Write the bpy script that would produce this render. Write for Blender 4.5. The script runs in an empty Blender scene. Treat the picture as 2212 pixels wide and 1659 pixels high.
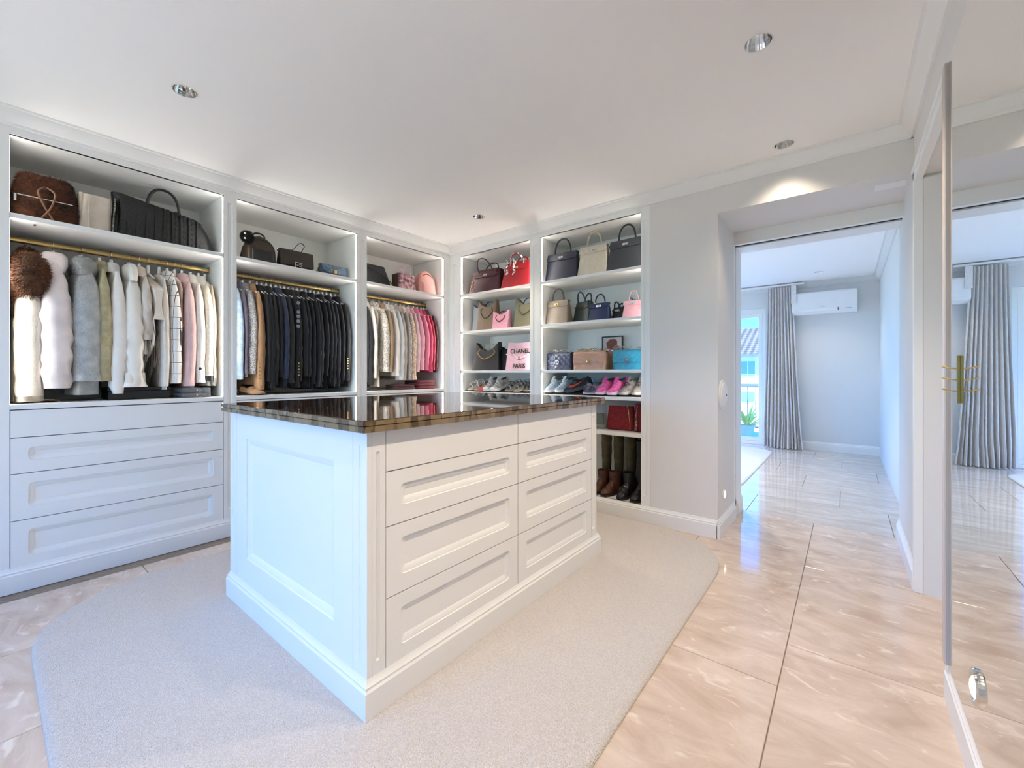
import bpy, bmesh, math, random
from mathutils import Vector, Matrix, noise

SC = bpy.context.scene
COL = SC.collection
PI = math.pi
RNG = random.Random(11)

# ---------------------------------------------------------------- camera
cam_d = bpy.data.cameras.new('camera')
cam = bpy.data.objects.new('camera', cam_d)
COL.objects.link(cam)
cam.location = (0, 0, 1.15)
cam.rotation_euler = (PI/2, 0, math.atan(724/907))
cam_d.sensor_width = 36
cam_d.lens = 907/2212*36
cam_d.shift_y = -22.5/2212
cam_d.clip_start = 0.02
cam_d.clip_end = 300
SC.camera = cam

# ---------------------------------------------------------------- world, sun, daylight, exposure
SC.view_settings.view_transform = 'Standard'
SC.view_settings.look = 'None'
SC.view_settings.gamma = 1
SC.view_settings.use_curve_mapping = False
SC.view_settings.exposure = 1.56
SC.cycles.max_bounces = 12
SC.cycles.diffuse_bounces = 8
SC.cycles.glossy_bounces = 4
SC.cycles.transmission_bounces = 6
SC.cycles.transparent_max_bounces = 8
SC.cycles.caustics_reflective = False
SC.cycles.caustics_refractive = False
SC.cycles.use_adaptive_sampling = True
SC.cycles.adaptive_threshold = .08
world = bpy.data.worlds.new('world'); SC.world = world
world.use_nodes = True
wn = world.node_tree.nodes; wl = world.node_tree.links
wn.clear()
w_out = wn.new('ShaderNodeOutputWorld'); w_bg = wn.new('ShaderNodeBackground')
w_sky = wn.new('ShaderNodeTexSky'); w_sky.sky_type = 'NISHITA'
w_sky.sun_disc = False; w_sky.sun_elevation = math.radians(50); w_sky.sun_rotation = math.radians(200)
w_sky.dust_density = 0.6; w_sky.ozone_density = 1.5
w_bg.inputs[1].default_value = 0.41
w_mul = wn.new('ShaderNodeMix'); w_mul.data_type = 'RGBA'; w_mul.blend_type = 'MULTIPLY'; w_mul.inputs[0].default_value = 1
w_mul.inputs[7].default_value = (.08, .58, 1.25, 1)          # cool daylight against the warm lamps' white balance
wl.new(w_sky.outputs[0], w_mul.inputs[6]); wl.new(w_mul.outputs[2], w_bg.inputs[0]); wl.new(w_bg.outputs[0], w_out.inputs[0])

def lamp(name, kind, loc, rot, power, col, **kw):
    d = bpy.data.lights.new(name, kind); d.energy = power; d.color = col
    for k, v in kw.items(): setattr(d, k, v)
    o = bpy.data.objects.new(name, d); COL.objects.link(o); o.location = loc; o.rotation_euler = rot
    return o
# sun on the street side (behind the camera side of the houses it faces)
lamp('sun', 'SUN', (0, -10, 20), (math.radians(35), 0, math.radians(-12)), 7.5, (.97, .97, .92), angle=.01)
# daylight coming through the window behind the camera and through the bedroom's balcony door
for _n, _loc, _rx, _sx, _sy in (('daylight_dressing_window', (-2.1, -2.44, 1.18), PI/2, 2.3, 2.15), ('daylight_balcony_door', (-2.1, 7.9, 1.1), -PI/2, 2.1, 2.1)):
    _p = lamp(_n, 'AREA', _loc, (_rx, 0, 0), 1, (1, 1, 1), shape='RECTANGLE', size=_sx, size_y=_sy)
    _p.data.cycles.is_portal = True          # sky portal: guides sky light through the opening, gives no light itself

_p = lamp('daylight_added_side_window', 'AREA', (-4.03, 6.2, 1.3), (0, -PI/2, 0), 1, (1, 1, 1), shape='RECTANGLE', size=2.0, size_y=2.4)  # portal for the side window added to brighten the bedroom
_p.data.cycles.is_portal = True

# ---------------------------------------------------------------- helpers
def lin(h):
    h = h.lstrip('#'); o = []
    for i in (0, 2, 4):
        c = int(h[i:i+2], 16)/255
        o.append(c/12.92 if c <= .04045 else ((c+.055)/1.055)**2.4)
    return tuple(o)

class MB:
    def __init__(s): s.v = []; s.f = []
    def add(s, vs, fs):
        o = len(s.v); s.v += [tuple(p) for p in vs]; s.f += [tuple(i+o for i in f) for f in fs]; return s
    def box(s, x0, x1, y0, y1, z0, z1):
        return s.add([(x, y, z) for z in (z0, z1) for y in (y0, y1) for x in (x0, x1)],
                     [(0,2,3,1),(4,5,7,6),(0,1,5,4),(2,6,7,3),(0,4,6,2),(1,3,7,5)])
    def loft(s, rings, closed=True, cap0=True, cap1=True):
        n = len(rings[0]); vs = [p for r in rings for p in r]; fs = []
        for i in range(len(rings)-1):
            for j in range(n if closed else n-1):
                k = (j+1) % n
                fs.append((i*n+j, i*n+k, (i+1)*n+k, (i+1)*n+j))
        if cap0: fs.append(tuple(reversed(range(n))))
        if cap1: fs.append(tuple(range((len(rings)-1)*n, len(rings)*n)))
        return s.add(vs, fs)
    def tube(s, path, r, n=8, cap=True, flat=1.0, closed=False):
        P = [Vector(p) for p in path]; m = len(P); rings = []
        rr_ = r if isinstance(r, (list, tuple)) else [r]*m
        up = None
        for i in range(m):
            if closed: t = P[(i+1) % m]-P[i-1]
            else: t = P[min(i+1, m-1)]-P[max(i-1, 0)]
            t = t.normalized() if t.length > 1e-9 else Vector((0, 0, 1))
            if up is None:
                a = Vector((0, 0, 1)) if abs(t.z) < .9 else Vector((1, 0, 0))
                up = (a - t*a.dot(t)).normalized()
            else:
                up = up - t*up.dot(t)
                up = up.normalized() if up.length > 1e-6 else t.orthogonal().normalized()
            b = t.cross(up)
            rings.append([P[i] + (up*math.cos(2*PI*k/n)*flat + b*math.sin(2*PI*k/n))*rr_[i] for k in range(n)])
        if closed:
            rings.append(rings[0]); return s.loft(rings, True, False, False)
        return s.loft(rings, True, cap, cap)
    def lathe(s, prof, n=16, c=(0, 0, 0), cap0=False, cap1=False, axis='z'):
        def pt(r, h, a):
            x, y = r*math.cos(a), r*math.sin(a)
            if axis == 'z': p = (x, y, h)
            elif axis == 'x': p = (h, x, y)
            else: p = (x, h, y)
            return (c[0]+p[0], c[1]+p[1], c[2]+p[2])
        return s.loft([[pt(r, h, 2*PI*k/n) for k in range(n)] for r, h in prof], True, cap0, cap1)
    def prism(s, poly, fn, a, b):
        n = len(poly)
        return s.loft([[fn(p, q, a) for p, q in poly], [fn(p, q, b) for p, q in poly]])
    def ball(s, c, r, n=10, m=6, sc=(1, 1, 1)):
        rings = []
        for i in range(m+1):
            t = PI*i/m; q = max(math.sin(t), 1e-3)
            rings.append([(c[0]+r*q*math.cos(2*PI*k/n)*sc[0], c[1]+r*q*math.sin(2*PI*k/n)*sc[1], c[2]-r*math.cos(t)*sc[2]) for k in range(n)])
        return s.loft(rings)
    def out(s, name, mat, parent=None, smooth=False, bevel=0, seg=2, world=False, angle=35, recalc=True, kind=None, label=None):
        off = Vector((0, 0, 0))
        if world:
            p = parent
            while p is not None: off += p.location; p = p.parent
        me = bpy.data.meshes.new(name)
        me.from_pydata([(x-off.x, y-off.y, z-off.z) for x, y, z in s.v], [], s.f)
        if recalc or bevel:
            bm = bmesh.new(); bm.from_mesh(me)
            if recalc: bmesh.ops.recalc_face_normals(bm, faces=bm.faces)
            if bevel:
                es = [e for e in bm.edges if len(e.link_faces) == 2 and e.calc_face_angle(0) > .6]
                bmesh.ops.bevel(bm, geom=es, offset=bevel, segments=seg, affect='EDGES', profile=.5)
            bm.to_mesh(me); bm.free()
        if smooth:
            me.shade_smooth(); me.set_sharp_from_angle(angle=math.radians(angle))
        me.materials.append(mat)
        o = bpy.data.objects.new(name, me); COL.objects.link(o)
        if parent is not None: o.parent = parent
        if kind: o['kind'] = kind
        if label: o['label'] = label
        return o

def tag(o, label, cat, group=None, kind=None):
    o['label'] = label; o['category'] = cat
    if group: o['group'] = group
    if kind: o['kind'] = kind
    return o
def thing(name, label, cat, loc=(0, 0, 0), rotz=0, group=None, kind=None, rot=None):
    o = bpy.data.objects.new(name, None); COL.objects.link(o); o.empty_display_size = .05
    o.location = loc; o.rotation_euler = rot if rot else (0, 0, rotz)
    return tag(o, label, cat, group, kind)

def rrect(w, d, r, n=4, z=0, cx=0, cy=0):
    r = min(r, w/2*.999, d/2*.999); o = []
    for i, (sx, sy) in enumerate(((1, 1), (-1, 1), (-1, -1), (1, -1))):
        for k in range(n+1):
            a = PI/2*(i + k/n)
            o.append((cx+sx*(w/2-r)+r*math.cos(a), cy+sy*(d/2-r)+r*math.sin(a), z))
    return o

# ---------------------------------------------------------------- materials
MATS = {}
def mat(name, col, rough=.5, metal=0.0, vary=0.0, vscale=8.0, bump=0.0, bscale=60.0, spec=.5, coat=0.0,
        sheen=0.0, emit=0.0, trans=0.0, alpha=1.0, col2=None, tex='noise', stretch=(1, 1, 1), ior=1.5, sub=0.0):
    if name in MATS: return MATS[name]
    if isinstance(col, str): col = lin(col)
    if isinstance(col2, str): col2 = lin(col2)
    m = bpy.data.materials.new(name); m.use_nodes = True; MATS[name] = m
    nt = m.node_tree; N = nt.nodes; L = nt.links; b = N['Principled BSDF']
    b.inputs['Roughness'].default_value = rough; b.inputs['Metallic'].default_value = metal
    b.inputs['Specular IOR Level'].default_value = spec; b.inputs['Coat Weight'].default_value = coat
    b.inputs['Sheen Weight'].default_value = sheen; b.inputs['IOR'].default_value = ior
    b.inputs['Transmission Weight'].default_value = trans; b.inputs['Alpha'].default_value = alpha
    c4 = (*col, 1); b.inputs['Base Color'].default_value = c4
    if emit:
        b.inputs['Emission Color'].default_value = c4; b.inputs['Emission Strength'].default_value = emit
    tc = N.new('ShaderNodeTexCoord'); mp = N.new('ShaderNodeMapping'); mp.inputs['Scale'].default_value = stretch
    L.new(tc.outputs['Object'], mp.inputs[0])
    if vary or col2:
        if tex == 'noise':
            t = N.new('ShaderNodeTexNoise'); t.inputs['Scale'].default_value = vscale; t.inputs['Detail'].default_value = 4
        elif tex == 'voronoi':
            t = N.new('ShaderNodeTexVoronoi'); t.inputs['Scale'].default_value = vscale
        elif tex == 'checker':
            t = N.new('ShaderNodeTexChecker'); t.inputs['Scale'].default_value = vscale
        elif tex == 'wave':
            t = N.new('ShaderNodeTexWave'); t.inputs['Scale'].default_value = vscale; t.inputs['Distortion'].default_value = 1.5
        L.new(mp.outputs[0], t.inputs['Vector'])
        fac = t.outputs['Fac'] if 'Fac' in t.outputs else t.outputs['Distance']
        rp = N.new('ShaderNodeValToRGB')
        if col2 is None: col2 = tuple(c*(1-vary) for c in col)
        rp.color_ramp.elements[0].position = .36; rp.color_ramp.elements[1].position = .64
        rp.color_ramp.elements[0].color = (*col2, 1); rp.color_ramp.elements[1].color = c4
        L.new(fac, rp.inputs[0]); L.new(rp.outputs[0], b.inputs['Base Color'])
    if bump:
        t2 = N.new('ShaderNodeTexNoise'); t2.inputs['Scale'].default_value = bscale; t2.inputs['Detail'].default_value = 3
        L.new(mp.outputs[0], t2.inputs['Vector'])
        bp = N.new('ShaderNodeBump'); bp.inputs['Strength'].default_value = bump; bp.inputs['Distance'].default_value = .01
        L.new(t2.outputs['Fac'], bp.inputs['Height']); L.new(bp.outputs[0], b.inputs['Normal'])
    return m

def marble_mat(name, base, dark, light, rough, scale, stretch, vein):
    m = bpy.data.materials.new(name); m.use_nodes = True
    nt = m.node_tree; N = nt.nodes; L = nt.links; b = N['Principled BSDF']
    g = N.new('ShaderNodeNewGeometry'); oi = N.new('ShaderNodeObjectInfo')
    mul = N.new('ShaderNodeVectorMath'); mul.operation = 'MULTIPLY_ADD'
    mul.inputs[1].default_value = stretch
    sc = N.new('ShaderNodeMath'); sc.operation = 'MULTIPLY'; sc.inputs[1].default_value = 37.0
    L.new(oi.outputs['Random'], sc.inputs[0]); L.new(g.outputs['Position'], mul.inputs[0]); L.new(sc.outputs[0], mul.inputs[2])
    n1 = N.new('ShaderNodeTexNoise'); n1.inputs['Scale'].default_value = scale; n1.inputs['Detail'].default_value = 8
    n1.inputs['Roughness'].default_value = .62; n1.inputs['Distortion'].default_value = .8
    L.new(mul.outputs[0], n1.inputs['Vector'])
    r1 = N.new('ShaderNodeValToRGB'); e = r1.color_ramp.elements
    e[0].position = .33; e[0].color = (*lin(dark), 1); e[1].position = .66; e[1].color = (*lin(base), 1)
    L.new(n1.outputs['Fac'], r1.inputs[0])
    n2 = N.new('ShaderNodeTexNoise'); n2.inputs['Scale'].default_value = scale*2.6; n2.inputs['Detail'].default_value = 6
    n2.inputs['Distortion'].default_value = .9
    L.new(mul.outputs[0], n2.inputs['Vector'])
    r2 = N.new('ShaderNodeValToRGB'); e = r2.color_ramp.elements
    e[0].position = .60; e[0].color = (0, 0, 0, 1); e[1].position = .72; e[1].color = (vein, vein, vein, 1)
    L.new(n2.outputs['Fac'], r2.inputs[0])
    mx = N.new('ShaderNodeMix'); mx.data_type = 'RGBA'
    L.new(r2.outputs[0], mx.inputs['Factor']); L.new(r1.outputs[0], mx.inputs[6]); mx.inputs[7].default_value = (*lin(light), 1)
    L.new(mx.outputs[2], b.inputs['Base Color'])
    b.inputs['Roughness'].default_value = rough
    return m

M_WHITE = mat('white_lacquer', '#ebebe8', .42, bump=.02, bscale=300)
M_INNER = mat('white_carcass', '#e8e8e4', .5, bump=.02, bscale=300)
M_WALL = mat('greige_wall_paint', '#e1deda', .75, bump=.05, bscale=220)
M_BWALL = mat('bedroom_wall_paint', '#dededc', .75, bump=.05, bscale=220)
M_CEIL = mat('ceiling_paint', '#f7f5f2', .85, bump=.04, bscale=200)
M_TRIM = mat('trim_paint', '#ecebe8', .45, bump=.02, bscale=300)
M_GROUT = mat('grout', '#8f8172', .9, vary=.2, vscale=40)
M_TILE = marble_mat('beige_marble', '#d8c8ba', '#bda998', '#eadfd3', .09, 3.6, (1.0, 2.0, 1.0), .75)
M_TILE2 = marble_mat('pale_grey_marble', '#d0c7bc', '#b9aea2', '#e8dfd4', .07, 3.2, (.8, 3.0, 1.0), .5)
M_GOLD = mat('brushed_gold', '#c9ac70', .30, 1, bump=.05, bscale=200)
M_GOLDS = mat('shiny_gold', '#e0bd70', .15, 1, vary=.05)
M_STEEL = mat('polished_steel', '#d8d8d8', .12, 1, vary=.04)
M_CHROME = mat('chrome_reflector', '#e6e6e6', .08, 1, vary=.03)
M_LED = mat('led_diffuser', '#fffaf2', .5, emit=10, vary=.001)
M_LAMP = mat('lamp_lens', '#fff0d8', .5, emit=30, vary=.001)
M_STEP = mat('step_light_lens', '#fff3e0', .5, emit=3, vary=.001)
M_MIRROR = mat('mirror_silver', '#eef0ee', .0, 1, vary=.004)
M_MFRAME = mat('mirror_frame', '#c9bcb2', .4, vary=.03)
M_DARK = mat('dark_gap', '#1a1a1c', .8, vary=.1)  # near black, paints shade into drawer gaps and the door slot
M_HOOKR = mat('aged_brass', '#8f7440', .4, 1, vary=.1)
M_BLACKP = mat('black_plastic', '#141416', .4, vary=.1)
# ================================================================= THE ROOM
XA, YB, XC = -3.42, 3.18, .285          # closet face, back wall face, right wall face
CEIL = 2.53
def struct(name, mb, m, label, cat, **k):
    return tag(mb.out(name, m, **k), label, cat, kind='structure')

# ---- floor: grout slab with real tiles as parts
RUG = (-3.13, -.58, .115, 3.145)
fl = MB(); fl.box(-4.1, .95, -2.5, 7.86, -.12, -.004)
floor = struct('floor', fl, M_GROUT, 'polished beige marble tiled floor with thin dark joints', 'floor')
_tiles = {}
def tile(x0, x1, y0, y1, m):
    g = .0016; w, d = x1-x0-2*g, y1-y0-2*g
    if w < .01 or d < .01: return
    if x0 > RUG[0]+.5 and x1 < RUG[1]-.5 and y0 > RUG[2]+.1 and y1 < RUG[3]-.1: return
    k = (round(w, 3), round(d, 3), m.name)
    if k not in _tiles:
        o = MB().box(-w/2, w/2, -d/2, d/2, -.012, 0).out('tile', m, floor, bevel=.0015, seg=1)
        _tiles[k] = o.data
    else:
        o = bpy.data.objects.new('tile', _tiles[k]); COL.objects.link(o); o.parent = floor
    o.location = ((x0+x1)/2, (y0+y1)/2, 0)
for j in range(-1, 6):
    x0, x1 = -.2-.62*j, -.2-.62*j+.62
    if j == -1: x1 = .9
    x0 = max(x0, XA+.0); ph = .275-.308*j
    k = math.floor((-2.4-ph)/.925)
    while ph+.925*k < 3.97:
        a, b_ = max(-2.4, ph+.925*k), min(3.97, ph+.925*(k+1))
        if b_ > a: tile(x0, x1, a, b_, M_TILE)
        k += 1
for i in range(7):
    y0, y1 = 3.97+.62*i, min(3.97+.62*(i+1), 7.80)
    ph = .26-.31*(i % 3)
    k = math.floor((-2.9-ph)/.925)
    while ph+.925*k < .36:
        a, b_ = max(-2.9, ph+.925*k), min(.36, ph+.925*(k+1))
        if b_ > a and y1 > y0: tile(a, b_, y0, y1, M_TILE2)
        k += 1

# ---- ceiling with round holes for the downlights
DL = [(-2.53, .607), (-.29, 2.01), (-.297, 3.0), (-2.53, 2.703), (-1.4, -.4), (-2.53, -1.2), (-.29, .35), (-.29, 1.15)]  # the last four are out of view, added to brighten the room
def ceil_sheet(name, x0, x1, y0, y1, holes, label):
    bm = bmesh.new(); es = []
    def loop(pts):
        vs = [bm.verts.new((x, y, CEIL)) for x, y in pts]
        for i in range(len(vs)): es.append(bm.edges.new((vs[i], vs[(i+1) % len(vs)])))
    loop([(x0, y0), (x1, y0), (x1, y1), (x0, y1)])
    for hx, hy in holes: loop([(hx+.052*math.cos(2*PI*k/24), hy+.052*math.sin(2*PI*k/24)) for k in range(24)])
    bmesh.ops.triangle_fill(bm, use_beauty=True, edges=es)
    bmesh.ops.recalc_face_normals(bm, faces=bm.faces)
    for f in bm.faces:
        if f.normal.z > 0: f.normal_flip()
    me = bpy.data.meshes.new(name); bm.to_mesh(me); bm.free(); me.materials.append(M_CEIL)
    o = bpy.data.objects.new(name, me); COL.objects.link(o)
    return tag(o, label, 'ceiling', kind='structure')
ceil_sheet('ceiling', -4.05, .9, -2.45, 3.75, DL, 'smooth off white ceiling over the dressing room')
DLB = [(-.30, 7.07), (-2.3, 5.2), (-2.3, 6.8), (-1.25, 4.9)]  # all but the first are out of view, added to light the bedroom
ceil_sheet('ceiling', -4.05, .9, 3.75, 7.95, DLB, 'pale ceiling of the bedroom beyond the doorway')
struct('ceiling', MB().box(-4.2, 1.0, -2.6, 8.0, 2.75, 2.8), M_CEIL, 'roof slab hidden above the ceilings', 'ceiling')

# ---- walls
w = MB(); w.box(-4.1, -3.97, -2.5, 3.75, -.05, 2.75)
struct('wall_left', w, M_WALL, 'wall behind the three hanging wardrobe bays', 'wall')
w = MB(); w.box(-3.97, XA, -2.4, -.03, 0, CEIL)
struct('wall_left', w, M_WALL, 'boxed out wall continuing past the first wardrobe bay', 'wall')
w = MB()                                                     # back wall: behind shelves, pier, header
w.box(-4.0, -1.19, 3.67, 3.74, 0, 2.75)
w.box(-1.18, -.705, YB, 3.72, 0, 2.75)
w.box(-.705, XC+.05, YB, 3.72, 2.268, 2.75)
struct('wall_back', w, M_WALL, 'greige wall pier and header around the bedroom passage', 'wall')
w = MB()                                                     # bedroom partition with pocket slot
w.box(-4.0, -.705, 3.72, 3.76, 0, 2.75); w.box(-4.0, -.725, 3.76, 3.80, 0, 2.75); w.box(-4.0, -.705, 3.80, 4.0, 0, 2.75)
w.box(-.705, XC+.1, 3.72, 3.765, 2.175, 2.75); w.box(-.705, XC+.1, 3.80, 4.0, 2.168, 2.75)
struct('wall_back', w, M_TRIM, 'white lined passage frame with a slot for the sliding door', 'wall')
struct('trim_1', MB().box(-.7245, XC+.09, 3.7655, 3.7995, 2.177, 2.21), M_DARK, 'dark filler shading the sliding door track slot above the passage', 'trim')  # dark filler box, its colour stands for the shade inside the slot
struct('trim_2', MB().box(.13, XC-.015, 3.30, 3.40, 2.2655, 2.268), M_TRIM, 'small flush hatch in the passage soffit', 'trim')
w = MB()                                                     # right wall with door opening
w.box(XC, .9, -2.5, 2.13, 0, 2.75); w.box(XC, .9, 2.13, 3.06, 2.185, 2.75); w.box(XC, .9, 3.06, 4.0, 0, 2.75)
w.box(.62, .9, 2.13, 3.06, 0, 2.2)
struct('wall_right', w, M_WALL, 'greige wall carrying the tall mirror and the recessed doorway', 'wall')
w = MB()
w.box(-4.1, XC, -2.52, -2.40, 0, .06); w.box(-4.1, XC, -2.52, -2.40, 2.28, 2.75)
w.box(-4.1, -3.3, -2.52, -2.40, .06, 2.28); w.box(-.9, XC, -2.52, -2.40, .06, 2.28)
struct('wall_rear', w, M_WALL, 'wall behind the camera with a wide daylight window', 'wall')
M_GLASS = bpy.data.materials.new('clear_glazing'); M_GLASS.use_nodes = True
_n = M_GLASS.node_tree.nodes; _l = M_GLASS.node_tree.links; _n.clear()
_o = _n.new('ShaderNodeOutputMaterial'); _m = _n.new('ShaderNodeMixShader'); _t = _n.new('ShaderNodeBsdfTransparent'); _g = _n.new('ShaderNodeBsdfGlossy')
_m.inputs[0].default_value = .06; _g.inputs['Roughness'].default_value = .01
_t.inputs[0].default_value = (.96, .985, .99, 1)
_l.new(_t.outputs[0], _m.inputs[1]); _l.new(_g.outputs[0], _m.inputs[2]); _l.new(_m.outputs[0], _o.inputs[0])
def glazed(name, x0, x1, ya, yb, z0, z1, label):
    w1 = thing(name, label, 'window', ((x0+x1)/2, (ya+yb)/2, z0), kind='structure')
    f = MB(); f.box(x0, x1, ya, yb, z1-.08, z1); f.box(x0, x1, ya, yb, z0, z0+.05); f.box(x1-.05, x1, ya, yb, z0+.05, z1-.08); f.box(x0, x0+.05, ya, yb, z0+.05, z1-.08)
    f.out('window_frame', M_TRIM, w1, world=True, bevel=.004)
    xm = (x0+x1)/2
    for a, b_ in ((xm, x1-.055), (x0+.055, xm)):
        s = MB(); s.box(a, b_, ya+.02, yb-.02, z0+.055, z0+.11); s.box(a, b_, ya+.02, yb-.02, z1-.14, z1-.085); s.box(a, a+.05, ya+.02, yb-.02, z0+.11, z1-.14); s.box(b_-.05, b_, ya+.02, yb-.02, z0+.11, z1-.14)
        so = s.out('sash', M_TRIM, w1, world=True, bevel=.003)
        MB().box(a+.05, b_-.05, (ya+yb)/2-.002, (ya+yb)/2+.002, z0+.11, z1-.14).out('pane', M_GLASS, so, world=True)
glazed('window_2', -3.3, -.9, -2.50, -2.42, .06, 2.28, 'wide white framed glazed doors behind the camera')
# bedroom shell
w = MB(); w.box(.355, .6, 4.0, 7.95, 0, 2.75)
struct('wall_right', w, M_BWALL, 'white side wall of the bedroom', 'wall')
w = MB(); w.box(-4.1, -3.97, 3.75, 5.0, 0, 2.75); w.box(-4.1, -3.97, 7.4, 7.95, 0, 2.75); w.box(-4.1, -3.97, 5.0, 7.4, 2.3, 2.75); w.box(-4.1, -3.97, 5.0, 7.4, 0, .3)  # opening left for the added side window
struct('wall_left', w, M_BWALL, 'far side wall of the bedroom with an added window opening', 'wall')
w = MB(); w.box(-1.02, .4, 7.78, 7.95, 0, 2.75); w.box(-4.1, -1.02, 7.78, 7.95, 2.20, 2.75); w.box(-4.1, -3.2, 7.78, 7.95, 0, 2.2)
struct('wall_far', w, M_BWALL, 'pale grey bedroom wall carrying the air conditioner', 'wall')

# ---- mouldings
def molding(name, prof, p0, p1, out, m, label, cat='trim'):
    p0, p1, o = Vector(p0), Vector(p1), Vector(out)
    mb = MB(); mb.loft([[p0+o*a+Vector((0, 0, z)) for a, z in prof], [p1+o*a+Vector((0, 0, z)) for a, z in prof]])
    return struct(name, mb, m, label, cat, smooth=True, angle=30)
CROWN = [(-.01, CEIL-.085), (.012, CEIL-.085), (.014, CEIL-.070), (.024, CEIL-.062), (.036, CEIL-.042), (.050, CEIL-.024), (.052, CEIL-.012), (.066, CEIL-.010), (.066, CEIL+.002), (-.01, CEIL+.002)]
BASE = [(-.004, 0), (.016, 0), (.016, .092), (.012, .098), (.013, .106), (.007, .114), (.004, .128), (-.004, .128)]
molding('trim_3', CROWN, (XA, -2.4, 0), (XA, YB, 0), (1, 0, 0), M_TRIM, 'white crown moulding above the hanging wardrobes')
molding('trim_4', CROWN, (XA, YB, 0), (XC, YB, 0), (0, -1, 0), M_TRIM, 'white crown moulding above the bag shelves and doorway')
molding('trim_5', CROWN, (XC, -2.4, 0), (XC, YB, 0), (-1, 0, 0), M_TRIM, 'white crown moulding above the mirror wall')
molding('trim_6', CROWN, (-4, 7.78, 0), (.355, 7.78, 0), (0, -1, 0), M_BWALL, 'crown moulding above the air conditioner wall')
molding('trim_7', CROWN, (.355, 4.0, 0), (.355, 7.78, 0), (-1, 0, 0), M_BWALL, 'crown moulding along the bedroom side wall')
molding('baseboard_left', BASE, (XA, -2.4, 0), (XA, YB, 0), (1, 0, 0), M_WHITE, 'white moulded plinth under the hanging wardrobes', 'baseboard')
molding('baseboard_back', BASE, (XA, YB, 0), (-.705, YB, 0), (0, -1, 0), M_WHITE, 'white moulded plinth under the bag shelves and pier', 'baseboard')
molding('baseboard_passage_left', BASE, (-.705, YB-.016, 0), (-.705, 3.72, 0), (1, 0, 0), M_TRIM, 'white skirting in the passage below the round wall disc', 'baseboard')
molding('baseboard_jamb_left', BASE, (-.705, 3.80, 0), (-.705, 4.0, 0), (1, 0, 0), M_TRIM, 'short white skirting on the sliding door jamb', 'baseboard')
molding('baseboard_passage_right', BASE, (XC, 3.075, 0), (XC, 4.0, 0), (-1, 0, 0), M_TRIM, 'white skirting in the passage on the mirror wall side', 'baseboard')
molding('baseboard_right', BASE, (XC, -2.4, 0), (XC, 2.128, 0), (-1, 0, 0), M_TRIM, 'white skirting below the tall mirror', 'baseboard')
molding('baseboard_far', BASE, (-.98, 7.78, 0), (.355, 7.78, 0), (0, -1, 0), M_TRIM, 'white skirting below the air conditioner wall', 'baseboard')
# door surround in the right wall
dr = thing('door_1', 'recessed pale door in the mirror wall beside the passage', 'door', (.6, 2.6, 0), kind='structure')
MB().box(.585, .62, 2.14, 3.05, .005, 2.18).out('door_leaf', M_TRIM, dr, world=True, bevel=.003)
d = MB(); d.box(XC-.012, XC+.026, 3.046, 3.085, .0, 2.22); d.box(XC-.012, XC+.026, 2.13, 3.085, 2.172, 2.215); d.box(XC-.018, XC, 2.11, 3.10, 2.215, 2.232)
d.out('door_casing', M_TRIM, dr, world=True, bevel=.003)
b = MB(); b.box(.3112, .584, 3.046, 3.06, 0, 2.17); b.out('door_jamb', M_WALL, dr, world=True)

# ---- balcony door in the bedroom (window_1)
glazed('window_1', -3.2, -1.02, 7.80, 7.88, 0, 2.20, 'white framed glazed balcony door beside the grey curtain')

# ---- downlights
def downlight(x, y, label, power, z=CEIL, col=(1, .83, .64)):
    t = thing('downlight', label, 'downlight', (x, y, z), group='recessed ceiling downlights')
    MB().lathe([(.056, -.0015), (.052, -.0025), (.050, 0)], 24).out('trim_ring', M_TRIM, t, smooth=True)
    MB().lathe([(.050, 0), (.046, .022), (.038, .055), (.027, .085)], 16).out('reflector', M_CHROME, t)
    MB().lathe([(.027, .084), (.012, .090), (.001, .091)], 12, cap1=True).out('bulb', M_LAMP, t, smooth=True)
    l = lamp('downlight_beam', 'SPOT', (0, 0, -.004), (0, 0, 0), power, col, spot_size=math.radians(104), spot_blend=.75, shadow_soft_size=.035)
    l.parent = t
    return t
dl_lab = ['chrome downlight in the ceiling above the coat wardrobe', 'brightly lit chrome downlight nearest the mirror', 'chrome downlight close to the passage header',
          'chrome downlight above the wardrobe corner', 'added unseen downlight behind the camera over the rug', 'added unseen downlight behind the camera by the wardrobes', 'added unseen downlight behind the camera by the mirror wall', 'added unseen downlight overhead between island and mirror']
for (x, y), lb in zip(DL, dl_lab): downlight(x, y, lb, {2.01: 30, 3.0: 6, .607: 4, 2.703: 14, -.4: 9, -1.2: 3, .35: 26, 1.15: 18}[y])
for (x, y), lb in zip(DLB, ('small downlight in the bedroom ceiling near the air conditioner', 'added unseen bedroom downlight above the near part of the rug', 'added unseen bedroom downlight above the far part of the rug', 'added unseen bedroom downlight close to the partition')): downlight(x, y, lb, 8 if y > 7 else 46, col=(1, .92, .84))

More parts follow.
